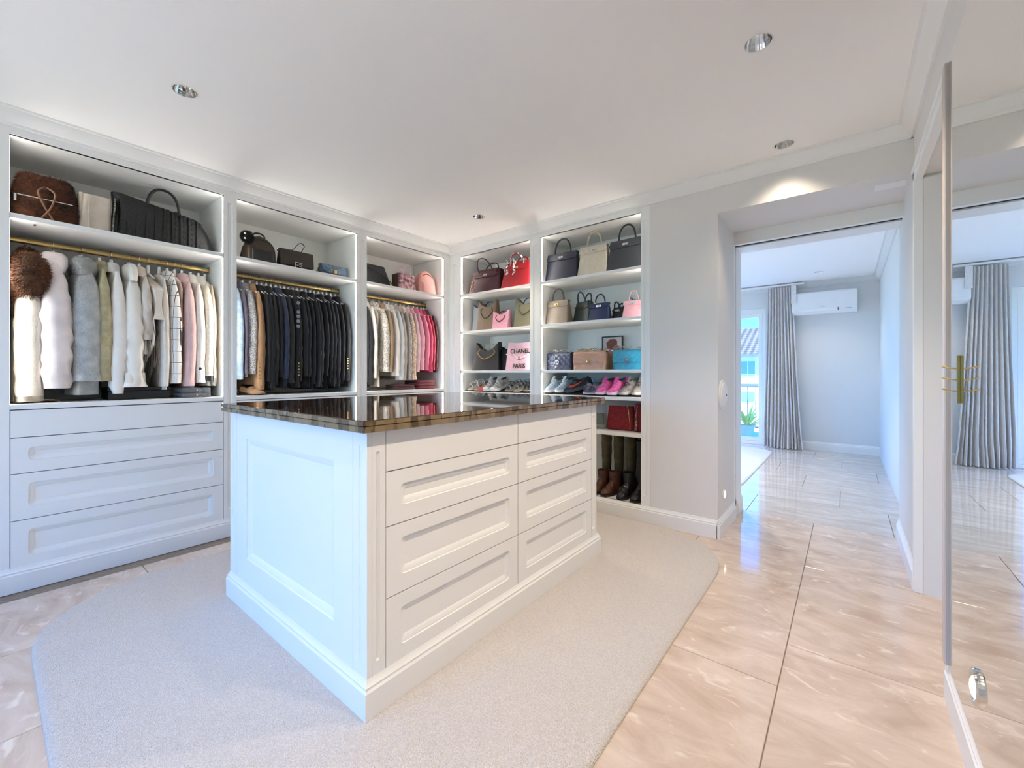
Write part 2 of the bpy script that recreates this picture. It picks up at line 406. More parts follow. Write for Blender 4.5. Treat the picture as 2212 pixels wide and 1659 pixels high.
# ---- island rug and bedroom rug
def rug_mesh(x0, x1, y0, y1, r, h, name, m, label):
    mb = MB(); cx, cy = (x0+x1)/2, (y0+y1)/2
    prof = [(0, 0), (-.0, .006), (.006, h), (.03, h)]
    mb.loft([rrect(x1-x0-2*i, y1-y0-2*i, max(r-i, .01), 16, z, cx, cy) for i, z in prof], True, True, True)
    return tag(mb.out(name, m, smooth=True, angle=60), label, 'rug')
def rug_mat(name, c, c2):
    m = mat(name, c, .95, sheen=.3, col2=c2, vscale=190)
    N = m.node_tree.nodes; L = m.node_tree.links; b = N['Principled BSDF']
    t = N.new('ShaderNodeTexVoronoi'); t.inputs['Scale'].default_value = 260
    g = N.new('ShaderNodeTexCoord'); L.new(g.outputs['Object'], t.inputs['Vector'])
    n = N.new('ShaderNodeTexNoise'); n.inputs['Scale'].default_value = 9; n.inputs['Detail'].default_value = 5; L.new(g.outputs['Object'], n.inputs['Vector'])
    a = N.new('ShaderNodeMath'); a.operation = 'MULTIPLY_ADD'; L.new(n.outputs['Fac'], a.inputs[0]); a.inputs[1].default_value = 1.2; L.new(t.outputs['Distance'], a.inputs[2])
    p = N.new('ShaderNodeBump'); p.inputs['Strength'].default_value = .75; p.inputs['Distance'].default_value = .006; p.invert = True
    L.new(a.outputs[0], p.inputs['Height']); L.new(p.outputs[0], b.inputs['Normal'])
    return m
rug_mesh(*RUG, .55, .012, 'area_rug', rug_mat('pile_beige', '#ddd5ce', '#cbc2ba'), 'pale beige cut pile rug with rounded corners under the island')
rug_mesh(-3.5, -.84, 4.5, 7.42, .42, .014, 'bedroom_rug', rug_mat('pile_white', '#e6e6e8', '#d8d8da'), 'white rug with a rounded corner on the bedroom floor')

# ---- mirror, hook rail, step lights, wall disc
t = thing('wall_mirror', 'tall framed mirror on the wall beside the recessed door', 'mirror', (XC, 1.5, .14))
MB().box(XC-.012, XC, .55, 2.075, .142, 2.225).out('mirror_glass', M_MIRROR, t, world=True)
for a, b_ in ((2.075, 2.115), (.51, .55)): MB().box(XC-.022, XC, a, b_, .14, 2.228).out('frame_stile', M_MFRAME, t, world=True, bevel=.004)
t = thing('hook_rail', 'slim vertical brass hook rail with three pegs on the mirror', 'hook rail', (XC-.012, 1.88, 1.06))
MB().box(XC-.019, XC-.012, 1.873, 1.887, 1.058, 1.206).out('bar', M_HOOKR, t, world=True, bevel=.001)
for z in (1.168, 1.133, 1.098):
    MB().tube([(XC-.018, 1.88, z-.003), (XC-.036, 1.88, z-.001), (XC-.052, 1.88, z+.004)], .0022, 6).out('peg', M_GOLDS, t, world=True, smooth=True)
def step_light(name, x, y, z, r, side, label):
    t = thing(name, label, 'light', (x, y, z), group='low round step lights')
    MB().lathe([(r*.62, 0), (r*.62, side*.004), (r*.72, side*.010), (r*.92, side*.010), (r, side*.006), (r, 0)], 24, axis='x').out('ring', M_STEEL if side < 0 else M_TRIM, t, smooth=True)
    MB().lathe([(r*.62, side*.003), (r*.56, side*.009), (r*.40, side*.013), (r*.2, side*.015), (.001, side*.0155)], 20, axis='x', cap1=True).out('lens', M_STEP, t, smooth=True)
step_light('step_light', XC-.012, 1.652, .31, .048, -1, 'round lit step light low on the mirror')
step_light('step_light', -.705, 3.357, .27, .036, 1, 'round lit step light low in the passage beside the pier')
t = thing('wall_disc', 'large round white wall disc with a small dark hole', 'wall plate', (-.705, 3.30, 1.0))
MB().lathe([(.105, 0), (.105, .006), (.100, .012), (.086, .014)], 40, axis='x').out('rim', M_TRIM, t, smooth=True)
MB().lathe([(.086, .013), (.084, .020), (.078, .022), (.001, .023)], 40, axis='x', cap1=True).out('face', M_TRIM, t, smooth=True)
MB().lathe([(.009, .0225), (.007, .0240), (.001, .0240)], 14, c=(0, .045, -.005), axis='x', cap1=True).out('hole', M_DARK, t)
# ---- air conditioner
t = thing('air_conditioner', 'white split air conditioner high on the bedroom wall', 'air conditioner', (-.27, 7.78, 2.03))
M_AC = mat('ac_plastic', '#f0f0f0', .35, vary=.02)
prof = [(0, 0), (-.13, 0), (-.195, .05), (-.205, .09), (-.205, .30), (-.19, .32), (0, .32)]
MB().loft([[(x, 7.78+a, 2.03+z) for a, z in prof] for x in (-.65, .113)]).out('casing', M_AC, t, world=True, bevel=.006)
MB().box(-.62, -.105, 7.572, 7.600, 2.062, 2.098).out('louvre', M_AC, t, world=True, bevel=.004)
MB().box(-.105, -.098, 7.570, 7.60, 2.06, 2.10).out('louvre_end', M_DARK, t, world=True)
MB().box(-.02, .05, 7.5735, 7.58, 2.078, 2.084).out('badge', M_STEEL, t, world=True)
MB().box(-.30, -.25, 7.5735, 7.58, 2.120, 2.126).out('maker_mark', M_STEEL, t, world=True)
# ---- curtain
M_CURT = mat('greige_linen', '#ebe7e3', .9, sheen=.2, vary=.12, vscale=60, bump=.25, bscale=300, stretch=(1, 1, .3))
def curtain(name, xt0, xt1, xb0, xb1, label, seed):
    t = thing(name, label, 'curtain', ((xb0+xb1)/2, 7.62, 0)); r = random.Random(seed)
    NU, NV, PL = 120, 26, 9; ph = [r.uniform(-.45, .45) for _ in range(PL+2)]; rings = []
    for side in (0, .006):
        for j in range(NV+1):
            v = j/NV; z = .012 + 2.46*v; ring = []
            for i in range(NU+1):
                u = i/NU; g = .5-.5*math.cos(PI*min(1, v*1.05))
                bl = (1-v)**1.3
                x = (xb0+(xb1-xb0)*u)*bl + (xt0+(xt1-xt0)*u)*(1-bl)
                k = u*PL; am = .030+.028*(1-v)
                y = 7.64 + am*math.sin(2*PI*k + ph[int(k)]*(1-v)*4) - .05*(1-v)**3*math.sin(PI*u)
                if v < .14: x += .018*math.sin(5*u+2)*(.14-v)/.14; y -= .03*(1-abs(v-.07)/.07 if v < .14 else 0)*max(0, math.sin(7*u))
                ring.append((x, y+side, z))
            rings.append(ring)
    h = NV+1; mb = MB()
    mb.loft(rings[:h], False, False, False); mb.loft(rings[h:], False, False, False)
    mb.out('drape', M_CURT, t, world=True, smooth=True, angle=80)
    MB().box(xt1-.02, xt1+.045, 7.555, 7.561, 2.20, 2.475).out('return_flap', M_CURT, t, world=True)
    MB().box(xt0-2.2, xt1+.14, 7.60, 7.68, 2.488, 2.512).out('track', M_TRIM, t, world=True)
curtain('curtain', -.965, -.64, -1.03, -.52, 'long greige curtain gathered beside the balcony door', 3)

# ---- outside: balcony, railing, plant, neighbour house
M_CONC = mat('balcony_stone', '#cfd2d2', .8, vary=.1, vscale=6)
struct('balcony_floor', MB().box(-4.2, 1.5, 7.96, 9.75, -.2, -.03), M_CONC, 'pale stone balcony floor outside the glazed door', 'balcony')
t = thing('balcony_railing', 'thin dark metal railing along the balcony edge', 'railing', (-1.5, 9.5, -.03))
M_RAIL = mat('railing_paint', '#4a5860', .5, vary=.1)
MB().box(-4.2, 1.5, 9.48, 9.52, .885, .915).out('top_rail', M_RAIL, t, world=True)
MB().box(-4.2, 1.5, 9.485, 9.515, .08, .10).out('bottom_rail', M_RAIL, t, world=True)
for i in range(40): MB().tube([(-4.15+i*.144, 9.5, .09), (-4.15+i*.144, 9.5, .90)], .007, 6).out('baluster', M_RAIL, t, world=True)
for x in (-4.15, -1.0, 1.45): MB().box(x-.015, x+.015, 9.485, 9.515, -.03, .9).out('post', M_RAIL, t, world=True)
t = thing('potted_plant', 'yellow green spiky potted plant on the balcony', 'plant', (-1.50, 9.1, -.03))
MB().lathe([(.001, 0), (.10, 0), (.13, .18), (.14, .20), (.12, .20), (.11, .17), (.001, .17)], 18).out('pot', M_CONC, t, smooth=True)
M_LEAF = mat('leaf_lime', '#bccb4e', .5, col2='#f0e070', vscale=6, tex='noise')
for i in range(26):
    a = RNG.uniform(0, 2*PI); ln = RNG.uniform(.35, .6); tilt = RNG.uniform(.25, 1.15); mb = MB(); L_, R_ = [], []
    for k in range(7):
        q = k/6; r_ = ln*(math.sin(tilt)*q); z = .16+ln*(math.cos(tilt)*q-.35*q*q*math.sin(tilt)); wd = .022*math.sin(PI*min(.97, q*.8+.15))
        c = Vector((r_*math.cos(a), r_*math.sin(a), z)); s = Vector((-math.sin(a), math.cos(a), .25))*wd
        L_.append(c-s); R_.append(c+s)
    mb.loft([L_, R_], False, False, False); mb.out('leaf', M_LEAF, t, smooth=True)
hs = thing('neighbour_house', 'white neighbouring house with a tiled hip roof seen through the glass', 'house', (-6, 31, -3.4))
M_RENDER = mat('white_render', '#dfe6ea', .9, vary=.05, vscale=2)
M_ROOF = mat('roof_tile', '#5f5a57', .8, col2='#3f3d3c', vscale=9, tex='wave', stretch=(.1, 1, 2.2))
MB().box(-22, 6, 30, 38, -3.4, 2.35).out('wall', M_RENDER, hs, world=True)
r = MB(); r.add([(-22.6, 29.3, 2.30), (6.6, 29.3, 2.30), (6.6, 38.6, 2.30), (-22.6, 38.6, 2.30), (-18, 34, 4.35), (2, 34, 4.35)], [(0, 1, 5, 4), (1, 2, 5), (2, 3, 4, 5), (3, 0, 4), (0, 3, 2, 1)])
rf = r.out('roof', M_ROOF, hs, world=True)
for i in range(14):
    q0, q1 = i/14, (i+1)/14
    y0, z0 = 29.3+4.7*q0, 2.34+2.05*q0; y1, z1 = 29.3+4.7*q1, 2.34+2.05*q1
    xa, xb = -22.6+4.6*q0, 6.6-4.6*q0
    MB().loft([[(xa, y0, z0+.05), (xb, y0, z0+.05), (xb, y0, z0-.02), (xa, y0, z0-.02)], [(xa+.33, y1, z1), (xb-.33, y1, z1), (xb-.33, y1, z1-.03), (xa+.33, y1, z1-.03)]]).out('roof_tile_course', M_ROOF, rf, world=True)
MB().box(-22.7, 6.7, 29.2, 29.35, 2.20, 2.34).out('gutter', M_RAIL, hs, world=True)
MB().box(-22.1, 6.1, 29.9, 30, .42, .52).out('string_course', M_RAIL, hs, world=True)
M_HWIN = mat('house_window_glass', '#5d7f9c', .1, vary=.2, vscale=1)
for i in range(9):
    for z0, z1 in ((.98, 1.92), (-.62, .02)):
        xc = -4.9-i*2.6+5.2
        if xc > 5: continue
        f = MB(); f.box(xc-.48, xc+.48, 29.94, 30.0, z0-.06, z1+.06); fo = f.out('window', M_RENDER, hs, world=True)
        for a, b_ in ((xc-.40, xc-.02), (xc+.02, xc+.40)):
            MB().box(a, b_, 29.92, 29.95, z0, z1).out('pane', M_HWIN, fo, world=True)
struct('ground', MB().box(-60, 60, -60, 90, -3.6, -3.4), mat('garden_ground', '#9a9a8a', .9, col2='#7f8a6a', vscale=.6), 'pale garden ground far below the balcony', 'ground')
sw = thing('window_added', 'plain side window added out of sight to brighten the bedroom', 'window', (-4.03, 6.2, .3), kind='structure')  # unseen window, invented to let more daylight into the bedroom
f = MB()
for a in ((5.0, 5.06, .3, 2.3), (7.34, 7.4, .3, 2.3), (5.06, 7.34, .3, .36), (5.06, 7.34, 2.24, 2.3)): f.box(-4.08, -4.0, a[0], a[1], a[2], a[3])
f.out('window_frame', M_TRIM, sw, world=True)
MB().box(-4.042, -4.038, 5.06, 7.34, .36, 2.24).out('pane', M_GLASS, sw, world=True)
# ================================================================= CABINETS
def FX(X0):   # front facing +X : (u, w, v) -> world
    return lambda u, w, v: (X0+w, u, v)
def FY(Y0):   # front facing -Y
    return lambda u, w, v: (u, Y0-w, v)
def front(mp, u0, u1, v0, v1, back, face, rec=None):
    """slab from w=back to w=face; rec=(left,right,bottom,top margins, radius, slope width, depth) sinks a routed panel"""
    mb = MB(); P = lambda u, w, v: mp(u, w, v)
    c = [(u0, v0), (u1, v0), (u1, v1), (u0, v1)]
    if rec is None:
        mb.loft([[P(u, back, v) for u, v in c], [P(u, face, v) for u, v in c]]); return mb
    l, r_, b, t, rad, sw, dep = rec
    a0, a1, b0, b1 = u0+l, u1-r_, v0+b, v1-t
    n = 5
    def ring(i, w):
        o = []
        q = rrect(a1-a0-2*i, b1-b0-2*i, max(rad-i*.5, .002), n, 0, (a0+a1)/2, (b0+b1)/2)
        return [P(x, w, y) for x, y, _ in q]
    R = [ring(0, face), ring(.0012, face-dep*.38), ring(sw*.24, face-dep*.38), ring(sw*.94, face-dep*.9), ring(sw, face-dep)]
    mb.loft(R, True, False, True)
    # rim between the outer rectangle and the rounded opening
    C = [P(u1, face, v1), P(u0, face, v1), P(u0, face, v0), P(u1, face, v0)]
    m = n+1; vs = list(R[0]) + C; N0 = 4*m; fs = []
    for i in range(4):
        for k in range(n): fs.append((i*m+k, i*m+k+1, N0+i))
        j = (i+1) % 4
        fs.append((i*m+n, j*m, N0+j, N0+i))
    mb.add(vs, fs)
    mb.loft([[P(u, back, v) for u, v in c], [P(u, face, v) for u, v in c]], True, True, False)
    bm = bmesh.new(); me = bpy.data.meshes.new('t'); me.from_pydata(mb.v, [], mb.f); bm.from_mesh(me)
    bmesh.ops.remove_doubles(bm, verts=bm.verts, dist=1e-5)
    bm.verts.index_update()
    mb.v = [tuple(v.co) for v in bm.verts]; mb.f = [tuple(v.index for v in f.verts) for f in bm.faces]
    bm.free(); bpy.data.meshes.remove(me)
    return mb
DZ = [(.813, .955), (.622, .809), (.375, .618), (.112, .371)]      # drawer rows, top to bottom
GROOVE = (.030, .030, .07, .07, .008, .010, .008)

def led(parent, x0, x1, y0, y1, z0, z1):
    MB().box(x0, x1, y0, y1, z0, z1).out('led_strip', M_LED, parent, world=True)

A_BAYS = [(.077, 1.041, 'first hanging wardrobe bay, holding pale coats'), (1.121, 2.068, 'middle hanging wardrobe bay, holding dark jackets'),
          (2.165, 3.104, 'corner hanging wardrobe bay, holding cream and pink clothes')]
def rod(parent, x, y0, y1, z):
    ring = lambda y: [(x+.011*math.cos(2*PI*k/16), y, z+.017*math.sin(2*PI*k/16)) for k in range(16)]
    r = MB().loft([ring(y0), ring(y1)]).out('hanging_rod', M_GOLD, parent, world=True, smooth=True, angle=60)
    for y, s in ((y0, 1), (y1, -1)):
        MB().loft([[(x+.020*math.cos(2*PI*k/12), y+s*q, z+.027*math.sin(2*PI*k/12)) for k in range(12)] for q in (0, .006)]).out('rod_socket', M_GOLD, r, world=True, smooth=True, angle=40)
stileY = [(-.03, .077), (1.041, 1.121), (2.068, 2.165), (3.104, YB)]
for i, (y0, y1, lb) in enumerate(A_BAYS):
    t = thing('wardrobe', 'white '+lb, 'wardrobe', (XA-.27, (y0+y1)/2, 0), group='white built in wardrobes')
    bk = -3.955; mk = lambda n, m=M_INNER, bv=.001, **k: (lambda mb: mb.out(n, m, t, world=True, bevel=bv, seg=1))
    MB().box(bk-.01, bk, y0-.02, y1+.02, .10, 2.43).out('back_panel', M_INNER, t, world=True)
    for a, b_ in ((y0-.018, y0), (y1, y1+.018)):
        MB().box(bk, XA-.003, a, b_, .0, 2.43).out('side_panel', M_INNER, t, world=True)
    MB().box(bk, XA-.003, y0, y1, 2.405, 2.43).out('top_panel', M_INNER, t, world=True)
    MB().box(bk, XA-.006, y0+.0005, y1-.0005, 1.970, 1.996).out('shelf', M_WHITE, t, world=True, bevel=.0015, seg=1)
    MB().box(bk, XA-.001, y0+.0005, y1-.0005, .960, .986).out('deck', M_WHITE, t, world=True, bevel=.0015, seg=1)
    MB().box(XA-.02, XA, y0, y1, 2.405, 2.46).out('top_rail', M_WHITE, t, world=True)
    rod(t, -3.735, y0, y1, 1.92)
    for z0, z1 in DZ:
        g = .0025
        rec = None if z0 > .8 else (.062, .058, .064, .052, .020, .026, .013)
        front(FX(XA-.022), y0+g, y1-g, z0, z1, 0, .022, rec).out('drawer', M_WHITE, t, world=True, smooth=True, angle=25)
    MB().box(XA-.05, XA-.0225, y0, y1, .10, .96).out('carcass', M_DARK, t, world=True)  # painted dark so the gaps between drawers look shaded
    MB().box(XA-.02, XA, y0, y1, .0, .109).out('bottom_rail', M_WHITE, t, world=True)
    a, b_ = stileY[i]
    front(FX(XA-.02), a, b_, 0, 2.46, 0, .02, ((b_-a)*.30, (b_-a)*.30, .19, .10, .006, .010, .008)).out('stile', M_WHITE, t, world=True, smooth=True, angle=25)
    if i == 2:
        a, b_ = stileY[3]
        front(FX(XA-.02), a, b_, 0, 2.46, 0, .02, ((b_-a)*.3, (b_-a)*.3, .19, .10, .006, .010, .008)).out('stile', M_WHITE, t, world=True, smooth=True, angle=25)
    for z0, z1 in ((2.0, 2.395), (.99, 1.962)):
        led(t, XA-.030, XA-.011, y1-.0004, y1+.002, z0, z1)
        led(t, XA-.030, XA-.011, y0-.002, y0+.0004, z0, z1)

B_BAYS = [(-3.248, -2.324, 'shelving bay in the corner, holding totes and sandals'), (-2.203, -1.2545, 'shelving bay beside the pier, holding bags, trainers and boots')]
stileX = [(XA, -3.248), (-2.324, -2.203), (-1.2545, -1.181)]
SHELF_Z = [(1.970, 1.995), (1.577, 1.601), (1.158, 1.182), (.935, .960), (.647, .675)]
for i, (x0, x1, lb) in enumerate(B_BAYS):
    t = thing('shelf_unit', 'white '+lb, 'shelving', ((x0+x1)/2, YB+.24, 0), group='white built in shelving bays')
    bk = 3.655
    MB().box(x0-.02, x1+.02, bk, bk+.01, .1, 2.43).out('back_panel', M_INNER, t, world=True)
    for a, b_ in ((x0-.018, x0), (x1, x1+.018)):
        MB().box(a, b_, YB+.003, bk, 0, 2.43).out('side_panel', M_INNER, t, world=True)
    MB().box(x0, x1, YB+.003, bk, 2.405, 2.43).out('top_panel', M_INNER, t, world=True)
    MB().box(x0+.0005, x1-.0005, YB+.003, bk, .10, .127).out('deck', M_WHITE, t, world=True)
    for z0, z1 in SHELF_Z:
        MB().box(x0+.0005, x1-.0005, YB+.006, bk, z0, z1).out('shelf', M_WHITE, t, world=True, bevel=.0015, seg=1)
    # sloping shoe rest
    sr = MB(); sr.loft([[(x, YB+.06, .962), (x, bk-.02, .962), (x, bk-.02, 1.068), (x, YB+.06, .966)] for x in (x0+.004, x1-.004)])
    sr.out('shoe_slope', mat('dark_shoe_rest', '#2a2826', .35, vary=.1), t, world=True)
    MB().box(x0, x1, YB, YB+.02, 2.405, 2.46).out('top_rail', M_WHITE, t, world=True)
    MB().box(x0, x1, YB, YB+.02, 0, .127).out('bottom_rail', M_WHITE, t, world=True)
    a, b_ = stileX[i+1]
    front(FY(YB+.02), a, b_, 0, 2.46, 0, .02, ((b_-a)*.3, (b_-a)*.3, .20, .12, .006, .010, .008)).out('stile', M_WHITE, t, world=True, smooth=True, angle=25)
    if i == 0:
        a, b_ = stileX[0]
        front(FY(YB+.02), a, b_, 0, 2.46, 0, .02, ((b_-a)*.35, (b_-a)*.35, .20, .12, .006, .010, .008)).out('stile', M_WHITE, t, world=True, smooth=True, angle=25)
    zs = [2.43] + [z for p in SHELF_Z for z in (p[1], p[0])] + [.127]
    for k in range(0, 8, 2):
        hi = zs[k]-.03 if k == 0 else zs[k]-.004; lo = zs[k+1]+.004
        led(t, x0-.002, x0+.0004, YB+.011, YB+.030, lo, hi); led(t, x1-.0004, x1+.002, YB+.011, YB+.030, lo, hi)

# ================================================================= ISLAND
RZ = .012
isl = thing('dressing_island', 'white panelled island with eight drawers standing on the rug', 'island', (-1.86, 1.607, RZ))
IX0, IX1, IY0, IY1 = -2.482, -1.240, .785, 2.43
MB().box(IX0+.03, IX1-.03, IY0+.03, IY1-.03, RZ, .955).out('carcass', M_DARK, isl, world=True)  # dark core, its colour puts shade into the island's drawer gaps
M_ISL = M_WHITE
# near end panel (faces -Y), far end panel, back side, corner posts
front(FY(IY0+.02), -2.392, -1.326, .12, .957, 0, .02, (.124, .124, .135, .122, .006, .030, .016)).out('end_panel', M_ISL, isl, world=True, smooth=True, angle=25)
MB().box(-2.392, -1.326, IY1-.02, IY1, .12, .957).out('end_panel', M_ISL, isl, world=True)
MB().box(IX0, IX0+.02, IY0+.073, IY1-.073, .12, .957).out('back_panel', M_ISL, isl, world=True)
for a, b_ in ((-1.324, IX1), (IX0, -2.394)):
    front(FY(IY0+.02), a, b_, .11, .957, 0, .02, (.036, .036, .06, .05, .004, .008, .007)).out('post_face', M_ISL, isl, world=True, smooth=True, angle=25)
for a, b_ in ((IY0+.0205, .856), (2.345, IY1-.0205)):
    front(FX(IX1-.02), a, b_, .11, .957, 0, .02, (.014, .022, .07, .07, .004, .007, .008)).out('post_face', M_ISL, isl, world=True, smooth=True, angle=25)
    MB().box(IX0, IX0+.02, a, b_, .11, .957).out('post_face', M_ISL, isl, world=True)
for a, b_ in ((.858, 1.5985), (1.6015, 2.343)):
    for z0, z1 in DZ:
        if z0 < .2: z0 = .126
        rec = None if z0 > .8 else (.060, .062, .060, .050, .018, .026, .012)
        front(FX(IX1-.022), a+.0015, b_-.0015, z0, z1, 0, .022, rec).out('drawer', M_ISL, isl, world=True, smooth=True, angle=25)
prof = [(-.02, 0), (.015, 0), (.015, .088), (.010, .096), (.011, .104), (.004, .112), (.001, .124), (-.02, .124)]
rings = []
for sx, sy in ((1, -1), (1, 1), (-1, 1), (-1, -1)):
    cx, cy = (IX1 if sx > 0 else IX0), (IY1 if sy > 0 else IY0)
    rings.append([(cx+sx*a, cy+sy*a, RZ+z+.0003) for a, z in prof])
rings.append(rings[0])
MB().loft(rings, True, False, False).out('plinth', M_ISL, isl, world=True, smooth=True, angle=30)
# ---- stone top
def stone_mat():
    m = bpy.data.materials.new('brown_marble'); m.use_nodes = True
    N = m.node_tree.nodes; L = m.node_tree.links; b = N['Principled BSDF']
    g = N.new('ShaderNodeNewGeometry'); mp = N.new('ShaderNodeMapping'); mp.inputs['Scale'].default_value = (1.2, 9, 2); mp.inputs['Rotation'].default_value = (0, 0, .5)
    L.new(g.outputs['Position'], mp.inputs[0])
    n = N.new('ShaderNodeTexNoise'); n.inputs['Scale'].default_value = 3.2; n.inputs['Detail'].default_value = 9; n.inputs['Distortion'].default_value = 1.2
    L.new(mp.outputs[0], n.inputs['Vector'])
    r = N.new('ShaderNodeValToRGB'); e = r.color_ramp.elements
    e[0].position = .30; e[0].color = (*lin('#1d1410'), 1); e[1].position = .62; e[1].color = (*lin('#4a382a'), 1)
    x = r.color_ramp.elements.new(.72); x.color = (*lin('#8a7358'), 1); x = r.color_ramp.elements.new(.82); x.color = (*lin('#5a4634'), 1)
    L.new(n.outputs['Fac'], r.inputs[0]); L.new(r.outputs[0], b.inputs['Base Color'])
    b.inputs['Roughness'].default_value = .035; b.inputs['Specular IOR Level'].default_value = .6
    return m
def edge_mat():
    m = bpy.data.materials.new('brown_marble_edge'); m.use_nodes = True
    N = m.node_tree.nodes; L = m.node_tree.links; b = N['Principled BSDF']
    g = N.new('ShaderNodeNewGeometry'); mp = N.new('ShaderNodeMapping'); mp.inputs['Scale'].default_value = (34, 34, 14)
    L.new(g.outputs['Position'], mp.inputs[0])
    v = N.new('ShaderNodeTexVoronoi'); v.inputs['Scale'].default_value = 1.0; L.new(mp.outputs[0], v.inputs['Vector'])
    r = N.new('ShaderNodeValToRGB'); e = r.color_ramp.elements
    e[0].position = .15; e[0].color = (*lin('#54432f'), 1); e[1].position = .85; e[1].color = (*lin('#8b785c'), 1)
    sp = N.new('ShaderNodeSeparateColor'); L.new(v.outputs['Color'], sp.inputs[0]); L.new(sp.outputs[0], r.inputs[0]); L.new(r.outputs[0], b.inputs['Base Color'])
    b.inputs['Roughness'].default_value = .15
    return m
top = thing('stone_countertop', 'polished dark brown marble worktop on the island', 'worktop', (-1.86, 1.607, .957))
CX0, CX1, CY0, CY1 = -2.512, -1.208, .752, 2.462
M_STONE, M_SEDGE = stone_mat(), edge_mat()
MB().box(CX0, CX1, CY0, CY1, .9795, .998).out('upper_slab', M_STONE, top, world=True, bevel=.002, seg=2)
MB().box(CX0+.001, CX1-.001, CY0+.001, CY1-.001, .9575, .9785).out('lower_slab', M_SEDGE, top, world=True, bevel=.0015, seg=1)
e = MB()
for a in ((CX0-.0006, CX1+.0006, CY0-.0006, CY0+.002), (CX0-.0006, CX1+.0006, CY1-.002, CY1+.0006), (CX1-.002, CX1+.0006, CY0, CY1), (CX0-.0006, CX0+.002, CY0, CY1)):
    e.box(*a, .9805, .9955)
e.out('edge_band', M_SEDGE, top, world=True)
# ================================================================= CLOTHES
M_HANG = mat('white_hanger', '#f2f0ec', .45, vary=.03)
M_HOOK = mat('hook_steel', '#cfcfcf', .25, 1, vary=.05)
M_HWOOD = mat('pale_hanger_felt', '#e3ddd2', .7, vary=.06)
def cloth(name, c, c2=None, rough=.85, sheen=.25, bump=.25, bs=180, vs=14, vary=.12, metal=0, tex='noise'):
    return mat('cloth_'+name, c, rough, metal, vary=vary, vscale=vs, bump=bump, bscale=bs, sheen=sheen, col2=c2, tex=tex)
ROD_X, ROD_Z = -3.735, 1.92
HANG_MESH = {}
def hanger(y, label, group, tilt=0, m=None):
    t = thing('hanger', label, 'hanger', (ROD_X, y, ROD_Z), tilt, group)
    if 'hook' not in HANG_MESH:
        pts = [(.0215*math.cos(a), 0, .0235*math.sin(a)) for a in [math.radians(q) for q in range(-20, 221, 20)]]
        pts += [(-.012, 0, -.030), (0, 0, -.042), (0, 0, -.070)]
        HANG_MESH['hook'] = MB().tube(pts, .0016, 5).out('hook', M_HOOK, t, smooth=True).data
        b = MB(); b.tube([(-.150, 0, -.140), (-.10, 0, -.122), (-.04, 0, -.098), (0, 0, -.088), (.04, 0, -.098), (.10, 0, -.122), (.150, 0, -.140)], [.004, .006, .007, .008, .007, .006, .004], 6)
        HANG_MESH['bar'] = b.out('shoulder_bar', M_HANG, t, smooth=True).data
        HANG_MESH['neck'] = MB().box(-.016, .016, -.0075, .0075, -.100, -.032).out('neck', M_HANG, t, bevel=.002, seg=1).data
    else:
        for n, k in (('hook', 'hook'), ('shoulder_bar', 'bar'), ('neck', 'neck')):
            o = bpy.data.objects.new(n, HANG_MESH[k]); COL.objects.link(o); o.parent = t
    return t

def fur_on(obj, n, ln, m, parent, seed, wid=.0012, droop=.6):
    """short hair blades rooted on a mesh part"""
    r = random.Random(seed); me = obj.data; me.calc_loop_triangles()
    tr = me.loop_triangles; ar = [t.area for t in tr]; tot = sum(ar); cum = []; s = 0
    for a in ar: s += a; cum.append(s/tot)
    import bisect
    V, F = [], []
    for i in range(n):
        t = tr[min(bisect.bisect(cum, r.random()), len(tr)-1)]
        a, b, c = (me.vertices[k].co for k in t.vertices)
        u, v = r.random(), r.random()
        if u+v > 1: u, v = 1-u, 1-v
        p = a+(b-a)*u+(c-a)*v; nr = t.normal
        d = (nr + Vector((r.gauss(0, .35), r.gauss(0, .35), r.gauss(-droop, .3)))).normalized()*ln*r.uniform(.6, 1.2)
        sd = d.cross(nr)
        sd = (sd.normalized() if sd.length > 1e-6 else nr.orthogonal())*wid*r.uniform(.7, 1.3)
        k = len(V); V += [p-sd, p+sd, p+d*.6+sd*.6+nr*ln*.1, p+d]; F += [(k, k+1, k+2), (k, k+2, k+3)]
    mb = MB(); mb.add(V, F)
    return mb.out('fur', m, parent, recalc=False, kind='stuff')

def ell(cx, cy, z, rx, ry, n, fn=None):
    o = []
    for k in range(n):
        a = 2*PI*k/n; f = fn(a) if fn else 1
        # superellipse keeps the flat hanging look
        ca, sa = math.cos(a), math.sin(a)
        o.append((cx+rx*f*math.copysign(abs(ca)**.75, ca), cy+ry*f*math.copysign(abs(sa)**.75, sa), z))
    return o

